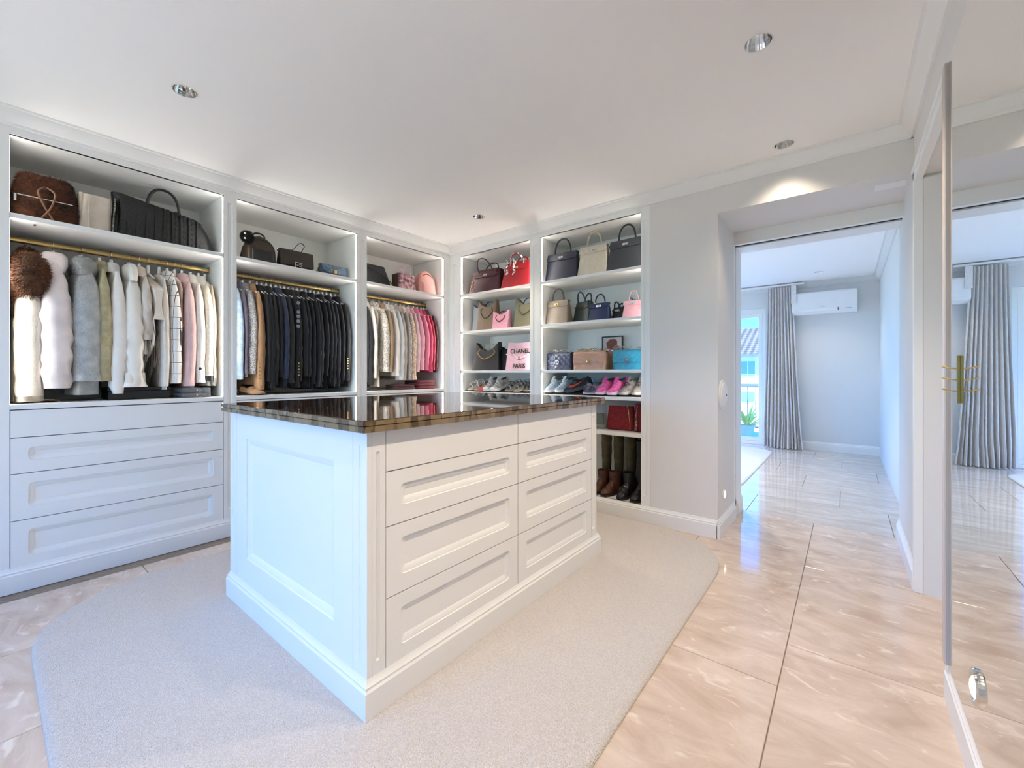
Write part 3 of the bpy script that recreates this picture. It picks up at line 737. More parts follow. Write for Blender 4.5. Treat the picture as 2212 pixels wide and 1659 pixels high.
def garment(y, name, label, cat, m, L=.72, sl=.66, ry=.035, rx=.055, t=None, collar='fold', group=None, cuff=1.0, seed=None, tilt=None,
            wrinkle=.10, sleeves=True, hw=.20, cm=None, dy=0.0, with_hanger=True, flare=1.0):
    seed = seed if seed is not None else int(y*1000); r = random.Random(seed)
    tilt = r.uniform(-.05, .05) if tilt is None else tilt
    if with_hanger: hanger(y, 'white hanger holding the '+label, group.replace('clothes', 'hangers') if group else None, tilt)
    g = thing(name, label, cat, (ROD_X, y, ROD_Z-.096), tilt, group)
    t = t if t else max(.010, ry*.75)
    nz = lambda a, b, c: noise.noise(Vector((a+seed*.37, b, c)))
    lev = [(.004, .050, .026), (-.012, .066, .028), (-.032, .115, .022), (-.056, hw*.86, t*.7), (-.095, hw, t), (-.16, hw*1.03, t)]
    for q in (.32, .46, .6, .74, .88, 1.0):
        lev.append((-L*q if L*q > .18 else -.18-.001*q, hw*(1.0+.10*flare*q-.06*math.sin(PI*q)), t*(1+.25*flare*q)))
    n = 30; rings = []
    for i, (z, a, b) in enumerate(lev):
        dp = min(1, -z/L*1.2) if z < 0 else 0
        rings.append(ell(0, .010*nz(z*3, 1, 2)*dp, z, a, b, n, lambda q: 1+dp*(.10*math.sin(5*q+seed)+.14*nz(2*math.cos(q), 2*math.sin(q), z*2.5))))
    rings.append([(x*.93, yy*.75, z+.004) for x, yy, z in rings[-1]])
    rings.append([(x*.9, yy*.6, z+.06) for x, yy, z in rings[-2]])
    MB().loft(rings, True, True, True).out('body', m, g, smooth=True, angle=70)
    if sleeves:
        for sx in (1, -1):
            R = []; N = 15; n2 = 16
            for i in range(N+1):
                q = i/N; z = -.058 - sl*q
                cx = sx*(hw*.86 + (.035*math.sin(min(1, q*2.2)*PI/2)) - .018*q)
                cy = dy*q + .012*nz(z*4, sx, 5)*q
                e = min(1, .35+q*7) if q < .1 else 1
                k = (1+.10*math.sin(PI*min(1, q*1.1)))*(.62+.38*min(1, q/.42))
                if q > .90: k *= 1+(cuff-1)*(q-.90)/.10
                ww = wrinkle*(.4+q)
                R.append(ell(cx, cy, z + (.02 if i == 0 else 0), rx*e*k, ry*e*k, n2,
                             lambda a: 1+ww*(nz(1.5*math.cos(a)+z*9, 1.5*math.sin(a), z*16+sx)+.5*math.sin(z*55+3*a+seed))))
            R.append([(cx+(x-cx)*.86, cy+(yy-cy)*.86, z+.003) for x, yy, z in R[-1]])
            R.append([(cx+(x-cx)*.8, cy+(yy-cy)*.8, z+.09) for x, yy, z in R[-2]])
            MB().loft(R, True, True, True).out('sleeve', m, g, smooth=True, angle=70)
    if collar == 'fold':
        R = []
        for z, a, b in ((-.035, .105, .034), (.0, .075, .036), (.030, .060, .032), (.036, .054, .026), (.012, .052, .020)):
            R.append(ell(.012, 0, z, a, max(b, t*.55), 18, lambda q: 1+.08*math.sin(3*q+seed)))
        MB().loft(R, True, False, False).out('collar', cm or m, g, smooth=True, angle=70)
    elif collar == 'big':
        R = []
        for z, a, b in ((-.09, .17, .6), (-.04, .16, .85), (.01, .12, .85), (.034, .085, .6), (.015, .06, .3)):
            R.append(ell(.045, 0, z, a, max(.03, ry*b), 20, lambda q: 1+.12*math.sin(3*q+seed)))
        MB().loft(R, True, False, True).out('collar', cm or m, g, smooth=True, angle=70)
    return g

def buttons(g, pts, m, r=.006):
    for p in pts: MB().ball(p, r, 8, 5, (.6, 1, 1)).out('button', m, g, smooth=True)

G1, G2, G3 = 'pale coat and knitwear clothes', 'jacket clothes in the dark middle bay', 'cream and pink clothes'
# ---- bay 1
c = cloth('cream_wool', '#e8e1d4'); cf = cloth('brown_fur', '#7f5334', '#4a2c18', vs=9, sheen=.1)
g = garment(.148, 'coat', 'long cream wool coat with a thick brown fur collar', 'coat', c, L=.83, sl=.74, ry=.050, rx=.06, t=.05, collar='none', group=G1, tilt=0)
mb = MB()
R = [ell(.13+.05*math.sin(PI*q), .0, -.02-.33*q, .055+.075*math.sin(PI*min(1, q*1.15+.1)), .035+.034*math.sin(PI*min(1, q*1.1+.12)), 18) for q in [i/10 for i in range(11)]]
mb.loft(R); fc = mb.out('fur_collar', cf, g, smooth=True, angle=80, label='thick brown fur collar')
fur_on(fc, 9000, .030, cf, fc, 1, .0011)
nb = MB().ball((.0, .0, .0), .07, 14, 8, (1.0, .55, .75)).out('fur_neck', cf, g, smooth=True); fur_on(nb, 2500, .024, cf, nb, 2)
fh = MB(); P = [(.20, -.055, -.795), (.215, -.055, -.828), (.20, -.02, -.842), (.20, .10, -.842), (.20, .118, -.834), (.20, .10, -.826), (.20, .0, -.823)]
fh.loft([[(x+dx, yy, z+.001) for x, yy, z in P] for dx in (-.16, 0, .02)], False, False, False); fh.out('folded_hem', c, g, smooth=True, angle=80)
garment(.250, 'down_jacket', 'puffy pinkish white jacket with a wide hood collar', 'jacket', cloth('blush_nylon', '#e9dfdd', rough=.55, sheen=.1, bump=.1), L=.73, sl=.70, ry=.064, rx=.075, t=.045, collar='big', group=G1, wrinkle=.14, cuff=.9)
gf = cloth('grey_fur', '#b9bbb9', '#a3a6a5', vs=20)
g = garment(.368, 'fur_coat', 'soft grey fur coat with a full round collar', 'coat', gf, L=.80, sl=.66, ry=.062, rx=.065, t=.052, collar='big', group=G1, wrinkle=.03, cuff=1.12)
for o in [o for o in g.children if o.name.split('.')[0] in ('sleeve', 'collar')]: fur_on(o, 5200, .010, gf, o, 7, .0009)
garment(.452, 'cardigan', 'olive yellow knitted cardigan with a white tie at the neck', 'cardigan', cloth('olive_knit', '#b9b08c', '#a89e78', vs=30, bump=.5, bs=120), L=.70, sl=.66, ry=.032, group=G1)
satin = lambda n, col: cloth(n, col, rough=.32, sheen=.1, bump=.12, bs=20, vary=.05)
garment(.506, 'blouse', 'white satin blouse with gathered cuffs', 'blouse', satin('white_satin', '#efece6'), L=.66, sl=.74, ry=.038, rx=.05, collar='fold', group=G1, wrinkle=.16, cuff=.62)
garment(.592, 'blouse', 'ivory satin blouse with wide crumpled sleeves', 'blouse', satin('ivory_satin', '#e9e4da'), L=.68, sl=.70, ry=.046, rx=.055, collar='big', group=G1, wrinkle=.18, cuff=1.25, flare=1.6)
garment(.643, 'wrap_top', 'short greige wrap top with a knotted neck', 'top', cloth('greige_jersey', '#d3c8bc'), L=.55, sl=.40, ry=.026, collar='fold', group=G1, wrinkle=.16)
# shawl with fringe
y = .690; m = cloth('oat_cashmere', '#ded3c6')
hanger(y, 'slim white hanger holding the fringed shawl', 'pale coat and knitwear hangers', .03)
g = thing('shawl', 'oatmeal shawl draped to a point with long fringe', 'shawl', (ROD_X, y, ROD_Z-.082), .03, G1)
def shawl_sheet(s):
    rows = []
    for j in range(13):
        q = j/12; row = []
        for i in range(15):
            u = i/14; x = -.20+.46*u; top = -.02-.11*abs(u-.43)*2
            low = -.34-.30*(1-u)
            z = top+(low-top)*q
            row.append((x, s*(.020+.008*math.sin(9*u+4*q)+.006*q), z))
        rows.append(row)
    return rows
mb = MB(); a, b_ = shawl_sheet(-1), shawl_sheet(1)
mb.loft(a, False, False, False); mb.loft(b_, False, False, False); mb.loft([a[0], b_[0]], False, False, False)
mb.loft([[r_[0] for r_ in a], [r_[0] for r_ in b_]], False, False, False); mb.loft([[r_[-1] for r_ in a], [r_[-1] for r_ in b_]], False, False, False)
mb.out('drape', m, g, smooth=True, angle=80)
fr = MB(); rr = random.Random(4)
for s in (-1, 1):
    for i in range(34):
        u = i/33; x, yy, z = -.20+.46*u, s*.028, -.34-.30*(1-u)+.004; ln = .17
        fr.tube([(x, yy, z), (x+rr.gauss(0, .004), yy+rr.gauss(0, .004), z-ln*.5), (x+rr.gauss(0, .008), yy+rr.gauss(0, .006), max(z-ln, -.845))], .0022, 4)
fr.out('fringe', m, g, kind='stuff')
garment(.748, 'cardigan', 'long pale ecru cardigan with plain narrow sleeves', 'cardigan', cloth('ecru_knit', '#dfd7cc'), L=.78, sl=.70, ry=.022, group=G1, collar='none', wrinkle=.05)
mc = cloth('window_check', '#e9e5df')
N = mc.node_tree.nodes; Lk = mc.node_tree.links; bs = N['Principled BSDF']
br = N.new('ShaderNodeTexBrick'); br.offset = 0; br.inputs['Color1'].default_value = br.inputs['Color2'].default_value = (*lin('#e9e5df'), 1)
br.inputs['Mortar'].default_value = (*lin('#2a2a30'), 1); br.inputs['Scale'].default_value = 1; br.inputs['Mortar Size'].default_value = .0022
br.inputs['Brick Width'].default_value = .045; br.inputs['Row Height'].default_value = .075
tc = N.new('ShaderNodeTexCoord'); sx_ = N.new('ShaderNodeSeparateXYZ'); cb = N.new('ShaderNodeCombineXYZ')
ad = N.new('ShaderNodeMath'); Lk.new(tc.outputs['Object'], sx_.inputs[0]); Lk.new(sx_.outputs[0], ad.inputs[0]); Lk.new(sx_.outputs[1], ad.inputs[1])
Lk.new(ad.outputs[0], cb.inputs[0]); Lk.new(sx_.outputs[2], cb.inputs[1]); Lk.new(cb.outputs[0], br.inputs['Vector']); Lk.new(br.outputs[0], bs.inputs['Base Color'])
garment(.792, 'shirt', 'white shirt jacket with a dark window check', 'shirt', mc, L=.74, sl=.68, ry=.031, group=G1, wrinkle=.05)
garment(.833, 'top', 'short peach top without sleeves', 'top', cloth('peach', '#e5c9bb'), L=.36, sleeves=False, ry=.014, t=.012, group=G1, collar='none')
garment(.874, 'coat', 'dusty pink wool coat with a round neck', 'coat', cloth('dusty_pink', '#dcb7b2'), L=.77, sl=.70, ry=.033, group=G1, wrinkle=.05)
g = garment(.926, 'cardigan', 'cream cardigan with a dark round cuff button', 'cardigan', cloth('cream_knit', '#ece4d8'), L=.73, sl=.68, ry=.028, group=G1, wrinkle=.06)
buttons(g, [(.262, -.012, -.64)], M_BLACKP, .010)
g = garment(.974, 'jacket', 'ivory jacket with a black band around each cuff', 'jacket', cloth('ivory_tweed', '#e9dfce', '#ddd0bb', vs=60, bump=.5), L=.76, sl=.66, ry=.028, group=G1, wrinkle=.04)
for sx in (1, -1): MB().loft([ell(sx*.189, 0, z, .060, .0335, 18) for z in (-.725, -.690)]).out('cuff_band', M_BLACKP, g, smooth=True, angle=60)
garment(1.012, 'cardigan', 'thin sand cardigan hanging last beside the bay side', 'cardigan', cloth('sand', '#d8c6ae'), L=.76, sl=.70, ry=.014, t=.010, group=G1, collar='none')

# ---- bay 2
garment(1.168, 'coat', 'pale blue grey wool jacket at the start of the dark row', 'jacket', cloth('blue_grey_wool', '#93a8ba', '#7b91a5', vs=30), L=.72, sl=.66, ry=.028, group=G2)
garment(1.207, 'jacket', 'thin plum checked jacket behind the silver one', 'jacket', cloth('plum', '#4a4458', '#3a3548', vs=40), L=.70, sl=.62, ry=.016, group=G2)
sq = mat('silver_sequin', '#c9ccd0', .22, .85, col2='#8a8d92', vscale=170, tex='voronoi', bump=.9, bscale=260)
garment(1.262, 'jacket', 'glittering silver sequin jacket', 'jacket', sq, L=.66, sl=.62, ry=.040, rx=.05, group=G2, wrinkle=.06)
g = garment(1.315, 'jacket', 'camel suede jacket with gold cuff buttons', 'jacket', cloth('camel_suede', '#a5825f', '#93714f', vs=10), L=.76, sl=.74, ry=.030, group=G2)
buttons(g, [(.262, -.020, -.60-.028*i) for i in range(5)], M_GOLDS, .006)
blk = cloth('black_wool', '#16161a', rough=.9, sheen=.12); ink = cloth('ink_wool', '#15171f', rough=.9, sheen=.12); chc = cloth('charcoal_wool', '#1d1d20', rough=.9, sheen=.15)
navy = cloth('navy_velvet', '#1b2743', rough=.8, sheen=.4)
ordn = ['first', 'second', 'third', 'fourth', 'fifth', 'sixth', 'seventh', 'eighth', 'ninth', 'tenth', 'eleventh', 'twelfth', 'thirteenth', 'fourteenth', 'fifteenth']
k = 0; ys = [1.362, 1.398, 1.434, 1.469, 1.506, 1.542, 1.575, 1.608, 1.645, 1.682, 1.719, 1.756, 1.793, 1.830, 1.868, 1.906, 1.944, 1.984, 2.026]
for i, y in enumerate(ys):
    m_ = (blk, ink, chc)[i % 3]
    if i == 4:
        garment(y, 'jacket', 'deep navy velvet jacket among the black ones', 'jacket', navy, L=.78, sl=.66, ry=.024, group=G2); continue
    if i == 7:
        g = garment(y, 'jacket', 'black jacket with pale flower buttons and gold cuff buttons', 'jacket', m_, L=.79, sl=.68, ry=.022, group=G2)
        fm = mat('flower_button', '#8d8d92', .5, vary=.3, vscale=200)
        for z in (-.10, -.175, -.21, -.25, -.29):
            f = MB()
            for q in range(6): f.ball((.256+.012*abs(z), -.020+.010*math.cos(q*PI/3), z+.010*math.sin(q*PI/3)), .006, 6, 4)
            f.ball((.263+.012*abs(z), -.020, z), .006, 6, 4); f.out('flower_button', fm, g, smooth=True)
        buttons(g, [(.262, -.016, -.59-.024*j) for j in range(5)], M_GOLDS, .006); continue
    if i == len(ys)-1:
        g = garment(y, 'jacket', 'black jacket with gold cuff buttons beside the bay side', 'jacket', m_, L=.79, sl=.68, ry=.026, group=G2)
        buttons(g, [(.262, -.020, -.54-.022*j) for j in range(5)], M_GOLDS, .006); continue
    lb = ('plain black wool jacket, %s one after the camel jacket' % ordn[k]) if k < 15 else 'plain black wool jacket, last plain one before the bay side'
    garment(y, 'jacket', lb, 'jacket', m_, collar='none' if i % 2 else 'fold', L=.785+.025*math.sin(i*2.1), sl=.68+.05*math.sin(i*1.3), ry=.020+.004*math.sin(i*1.7), group=G2); k += 1

# ---- bay 3
garment(2.212, 'jacket', 'black long dress jacket touching the bay divider', 'jacket', blk, L=.80, sl=.70, ry=.026, group=G3)
garment(2.265, 'jacket', 'black jacket next to the cream garments', 'jacket', ink, L=.80, sl=.72, ry=.026, group=G3)
garment(2.318, 'blouse', 'white blouse on the cream side of the black jackets', 'blouse', cloth('chalk', '#e2ddd5'), L=.70, sl=.66, ry=.022, group=G3)
garment(2.360, 'dress', 'long cream dress with a narrow shape', 'dress', cloth('cream_crepe', '#d9cfc0'), L=.80, sleeves=False, ry=.024, t=.020, group=G3, collar='none')
lace = cloth('white_lace', '#eae7e0', '#bdb6aa', vs=70, tex='voronoi', bump=.8, bs=120)
garment(2.425, 'jacket', 'white lace jacket with straight sleeves', 'jacket', lace, L=.64, sl=.60, ry=.034, group=G3, wrinkle=.05)
g = garment(2.495, 'cardigan', 'tan cardigan with a thin gold chain trim', 'cardigan', cloth('tan_knit', '#ad9373'), L=.66, sl=.60, ry=.026, group=G3)
MB().tube([(.05, -.03, -.01), (.20, -.032, -.10), (.262, -.026, -.26), (.20, -.034, -.30), (.12, -.032, -.24)], .0025, 5).out('chain_trim', M_GOLDS, g, smooth=True)
garment(2.553, 'blouse', 'ivory silk blouse with a soft collar', 'blouse', satin('ivory_silk', '#ece7df'), L=.66, sl=.64, ry=.026, group=G3, wrinkle=.14)
garment(2.606, 'blouse', 'pale blue grey blouse with loose cuffs', 'blouse', satin('mist_silk', '#d3d8da'), L=.70, sl=.68, ry=.026, group=G3, wrinkle=.12)
garment(2.656, 'jacket', 'light taupe jacket in the middle of the row', 'jacket', cloth('taupe_wool', '#b7ab9f'), L=.72, sl=.68, ry=.025, group=G3)
garment(2.706, 'shirt', 'grey striped shirt before the floral one', 'shirt', cloth('grey_stripe', '#c2bfba', '#9d9a96', vs=40, tex='wave'), L=.72, sl=.68, ry=.022, group=G3)
garment(2.756, 'blouse', 'cream floral blouse with puffed cuffs', 'blouse', cloth('cream_floral', '#e3d5bf', '#c9a58f', vs=38, tex='voronoi'), L=.68, sl=.68, ry=.030, group=G3, cuff=1.25, wrinkle=.12)
garment(2.812, 'blouse', 'blush pink blouse beside the floral one', 'blouse', cloth('blush', '#e3c2c4'), L=.66, sl=.60, ry=.025, group=G3)
garment(2.868, 'jacket', 'candy pink jacket with a boxy cut', 'jacket', cloth('candy_pink', '#dfa3b4'), L=.64, sl=.58, ry=.032, group=G3)
garment(2.928, 'jacket', 'rose pink jacket next to the hot pink one', 'jacket', cloth('rose_pink', '#d97f95'), L=.64, sl=.58, ry=.028, group=G3)
garment(2.982, 'jacket', 'hot pink tweed jacket', 'jacket', cloth('hot_pink', '#d64a72', '#c23a62', vs=60, bump=.5), L=.66, sl=.60, ry=.026, group=G3)
garment(3.032, 'jacket', 'crimson jacket near the corner', 'jacket', cloth('crimson', '#a81f3c'), L=.66, sl=.58, ry=.020, group=G3)
garment(3.072, 'jacket', 'dark burgundy jacket squeezed against the corner side', 'jacket', cloth('burgundy', '#4d1a26'), L=.66, sl=.56, ry=.016, group=G3)

# ---- things on the decks under the clothes
def folded(name, x, y, w, d, h, m, label, cat, z=.987, group=None):
    t = thing(name, label, cat, (x, y, z), 0, group)
    nl = max(1, round(h/.03)); hh = h/nl
    for i in range(nl):
        R = [rrect(d*(1-.03*i)-a, w*(1-.03*i)-a, .03, 4, zz) for a, zz in ((.02, i*hh), (.0, i*hh+hh*.3), (.0, i*hh+hh*.7), (.02, (i+1)*hh))]
        MB().loft(R).out('fold', m, t, smooth=True, angle=60)
    return t
folded('folded_knit', -3.62, 2.93, .26, .26, .09, cloth('maroon_knit', '#6d1426', bump=.5), 'folded maroon knit lying under the pink jackets', 'knitwear')
folded('folded_knit', -3.60, 2.66, .22, .24, .05, cloth('wine_knit', '#4a1822', bump=.5), 'flat folded wine red knit beside the maroon pile', 'knitwear')
t = thing('storage_box', 'clear acrylic drawer box under the cream jackets', 'box', (-3.60, .90, .987))
M_ACR = mat('clear_acrylic', '#eef3f4', .08, trans=.85, vary=.02, ior=1.3)
MB().box(-.10, .12, -.08, .08, 0, .032).out('lower_tray', M_ACR, t, bevel=.004); MB().box(-.10, .12, -.08, .08, .034, .066).out('upper_tray', M_ACR, t, bevel=.004)
MB().ball((.124, 0, .016), .005, 8, 5).out('knob', M_STEEL, t); MB().ball((.124, 0, .05), .005, 8, 5).out('knob', M_STEEL, t)
t = thing('storage_box', 'low black lidded box under the satin blouses', 'box', (-3.68, .62, .987))
MB().box(-.13, .13, -.15, .15, 0, .055).out('base', M_BLACKP, t, bevel=.004); MB().box(-.135, .135, -.155, .155, .056, .075).out('lid', M_BLACKP, t, bevel=.004)
# ================================================================= BAGS
# local frame of every bag: x = width, -y = front, z = up; shelves: A faces +X (rot 90 deg), B faces -Y
RA = PI/2
ZS = {1: 1.997, 2: 1.602, 3: 1.183, 4: .961, 5: .676, 6: .128}
def leather(name, c, rough=.45, c2=None, **k): return mat('leather_'+name, c, rough, vary=.10, vscale=30, bump=.12, bscale=350, col2=c2, **k)
def shell(w0, d0, w1, d1, h, r=.02, n=4, bulge=0.0, lean=0.0, steps=8, top=True):
    """rounded-box body from base w0 x d0 to top w1 x d1"""
    R = []
    for i in range(steps+1):
        q = i/steps; b = 1+bulge*math.sin(PI*q)
        R.append([(x, y+lean*q, z) for x, y, z in rrect((w0+(w1-w0)*q)*b, (d0+(d1-d0)*q)*b, r, n, h*q)])
    lo = [[(x*.93, y*.85+lean*0, .0) for x, y, z in R[0]]]
    R[0] = [(x, y, .006) for x, y, z in R[0]]
    return MB().loft(lo+R, True, True, top)
def strip(path, hw, th, taper=None):
    """leather strap along a (y,z) path, half width hw, thickness th outwards"""
    P = [Vector((0, a, b)) for a, b in path]; m = len(P); out, inn = [], []
    for i in range(m):
        t = (P[min(i+1, m-1)]-P[max(i-1, 0)]).normalized(); nrm = Vector((0, -t.z, t.y)) if True else t
        w = hw if taper is None else hw*taper[i]
        out.append([(-w, P[i].y-nrm.y*th, P[i].z-nrm.z*th), (w, P[i].y-nrm.y*th, P[i].z-nrm.z*th)])
        inn.append([(-w, P[i].y, P[i].z), (w, P[i].y, P[i].z)])
    rings = [[a[0], a[1], b[1], b[0]] for a, b in zip(out, inn)]
    return MB().loft(rings)
def arch(a, h, y, z, lean=0, n=18, p=2.3):
    o = []
    for i in range(n+1):
        t = PI*i/n; c, s = math.cos(t), math.sin(t)
        o.append((-a*math.copysign(abs(c)**(2/p), c), y+lean*abs(s)**(2/p), z+h*abs(s)**(2/p)))
    return o

def kelly(loc, rz, w, h, d, col, label, group, hcol=None, hw=None, lean=0.0, handle=.55, flap=.23, face=None):
    t = thing('handbag', label, 'handbag', loc, rz, group)
    m = leather(col.strip('#'), col); hm = leather((hcol or col).strip('#'), hcol or col); metal = hw or M_STEEL
    w1 = w*.86; d1 = d*.30
    shell(w, d, w1, d1, h, .010, 3, lean=lean).out('body', m, t, smooth=True, angle=40)
    f = lambda q: -(d+(d1-d)*q)/2+lean*q                      # front y at height fraction
    bk = d1/2+lean
    pth = [(bk+.002, h*.97), (bk, h+.004), (f(1)-.001, h+.004), (f(1)-.003, h-.004)] + [(f(1-flap*k/5)-.003, h*(1-flap*k/5)) for k in range(1, 6)]
    tp = [1]*4+[1, 1, 1.01, 1.02, .98]
    strip(pth, w1/2*1.02, .004, tp).out('flap', hm if face else m, t, smooth=True, angle=40)
    zb = h*(1-flap*.55); yb = f(1-flap*.55)
    for sx in (-1, 1): MB().box(min(sx*w1*.18, sx*w1*.54), max(sx*w1*.18, sx*w1*.54), yb-.010, yb-.007, zb-.008, zb+.008).out('belt', m, t, bevel=.001, seg=1)
    pl = MB(); pl.box(-.024, .024, yb-.0125, yb-.008, zb-.009, zb+.009); po = pl.out('clasp_plate', metal, t, bevel=.001, seg=1)
    MB().lathe([(.006, 0), (.006, -.010), (.001, -.011)], 10, c=(0, yb-.012, zb), axis='y', cap1=True).out('turn_lock', metal, po, smooth=True)
    hd = MB().tube(arch(w1*.27, h*handle, lean, h+.002), .0075 if w > .22 else .0055, 8).out('handle', hm, t, smooth=True)
    for sx in (-1, 1): MB().box(sx*w1*.27-.010, sx*w1*.27+.010, lean-.008, lean+.008, h, h+.014).out('handle_ring', metal, t, bevel=.002, seg=1)
    for sx in (-1, 1): MB().ball((sx*(w*.5-.012), f(0)+.008, .002), .004, 6, 4).out('foot_stud', metal, t)
    return t
def birkin(loc, rz, w, h, d, col, label, group, hw=None, hh=.5, fall=0.0, lean=0.0, spread=.03):
    t = thing('handbag', label, 'handbag', loc, rz, group); m = leather(col.strip('#'), col); metal = hw or M_GOLDS
    w1, d1 = w*.84, d*.42
    shell(w, d, w1, d1, h, .018, 4, lean=lean).out('body', m, t, smooth=True, angle=50)
    f = lambda q: -(d+(d1-d)*q)/2+lean*q; bk = d1/2+lean
    pth = [(bk, h*.97), (bk-.002, h+.006), (f(1)+.004, h+.006), (f(1)-.003, h-.004)]+[(f(1-.30*k/5)-.003, h*(1-.30*k/5)) for k in range(1, 6)]
    strip(pth, w1*.40, .004).out('flap', m, t, smooth=True, angle=40)
    zb = h*.80; yb = f(.80)
    for sx in (-1, 1): MB().box(min(sx*.02, sx*w1*.48), max(sx*.02, sx*w1*.48), yb-.010, yb-.007, zb-.007, zb+.007).out('belt', m, t, bevel=.001, seg=1)
    MB().box(-.024, .024, yb-.013, yb-.009, zb-.009, zb+.009).out('clasp_plate', metal, t, bevel=.001, seg=1)
    for s, yy in ((-1, f(1)), (1, bk)):
        pts = arch(w1*.26, h*hh, yy, h-.03, s*spread-fall*abs(s)); MB().tube(pts, .0065, 8).out('handle', m, t, smooth=True)
        for sx in (-1, 1):
            MB().box(sx*w1*.26-.009, sx*w1*.26+.009, yy+s*.004-.003, yy+s*.004+.003, h*.70, h*.93).out('handle_tab', m, t, bevel=.001, seg=1)
    return t
def rr_dense(w, d, r, m):
    q = rrect(w, d, r, 4, 0); o = []
    for j in range(len(q)):
        a, b_ = q[j], q[(j+1) % len(q)]; n = m if j % 5 == 4 else 1
        for s in range(n): o.append(tuple(a[c]+(b_[c]-a[c])*s/n for c in range(3)))
    return o
def smooth_path(P, n=6):
    P = [Vector(p) for p in P]; o = []
    for i in range(len(P)-1):
        a, b, c, d = P[max(i-1, 0)], P[i], P[i+1], P[min(i+2, len(P)-1)]
        for k in range(n):
            t = k/n; o.append(.5*((2*b)+(c-a)*t+(2*a-5*b+4*c-d)*t*t+(3*b-a-3*c+d)*t**3))
    return o+[P[-1]]
def tote(loc, rz, w, h, d, col, label, group, wing=.25, w1k=1.12, hcol=None, straps=True, metal=None):
    """open tote: body plus two winged sides standing above a dipped front edge"""
    t = thing('tote_bag', label, 'tote bag', loc, rz, group); m = leather(col.strip('#'), col)
    n = 20; R = []
    for i in range(9):
        q = i/8; ww, dd = w*(1+(w1k-1)*q), d*(1-.55*q)
        ring = []
        for x, y, z in rr_dense(ww, dd, .012, 12):
            dip = wing*h*(abs(x)/(ww/2))**2 if q > .5 else 0
            ring.append((x, y, max(.004, h*q*(1-wing)) + dip*(q-.5)*2))
        R.append(ring)
    inner = [[(x*.96, y*.86, z-.002) for x, y, z in R[-1]], [(x*.9, y*.8, z-h*.3) for x, y, z in R[-1]]]
    MB().loft([[(x*.95, y*.85, 0) for x, y, z in R[0]]]+R+inner, True, True, True).out('body', m, t, smooth=True, angle=45)
    if straps:
        for s in (-1, 1):
            pts = [(-w*.24, s*d*.25, h*.74), (-w*.30, s*d*.30, h*.62), (-w*.10, s*(d*.40), h*.42), (w*.12, s*(d*.42), h*.45), (w*.30, s*d*.30, h*.62), (w*.24, s*d*.25, h*.74)] if s < 0 else arch(w*.24, h*.22, d*.15, h*.74)
            MB().tube(smooth_path(pts, 4), .005, 6).out('strap', leather((hcol or col).strip('#'), hcol or col), t, smooth=True)
    if metal: MB().ball((0, -d*.30, h*.66), .010, 8, 6, (1, .4, 1)).out('stud', metal, t, smooth=True)
    return t
def cc(mb, c, r, tk, y):
    for s in (-1, 1):
        pts = [(c[0]+s*r*.36+s*-1*0 - s*r*math.cos(math.radians(a))*-1*-1, y, c[1]+r*math.sin(math.radians(a))) for a in range(-130, 131, 20)]
        mb.tube(pts, tk, 5)
    return mb
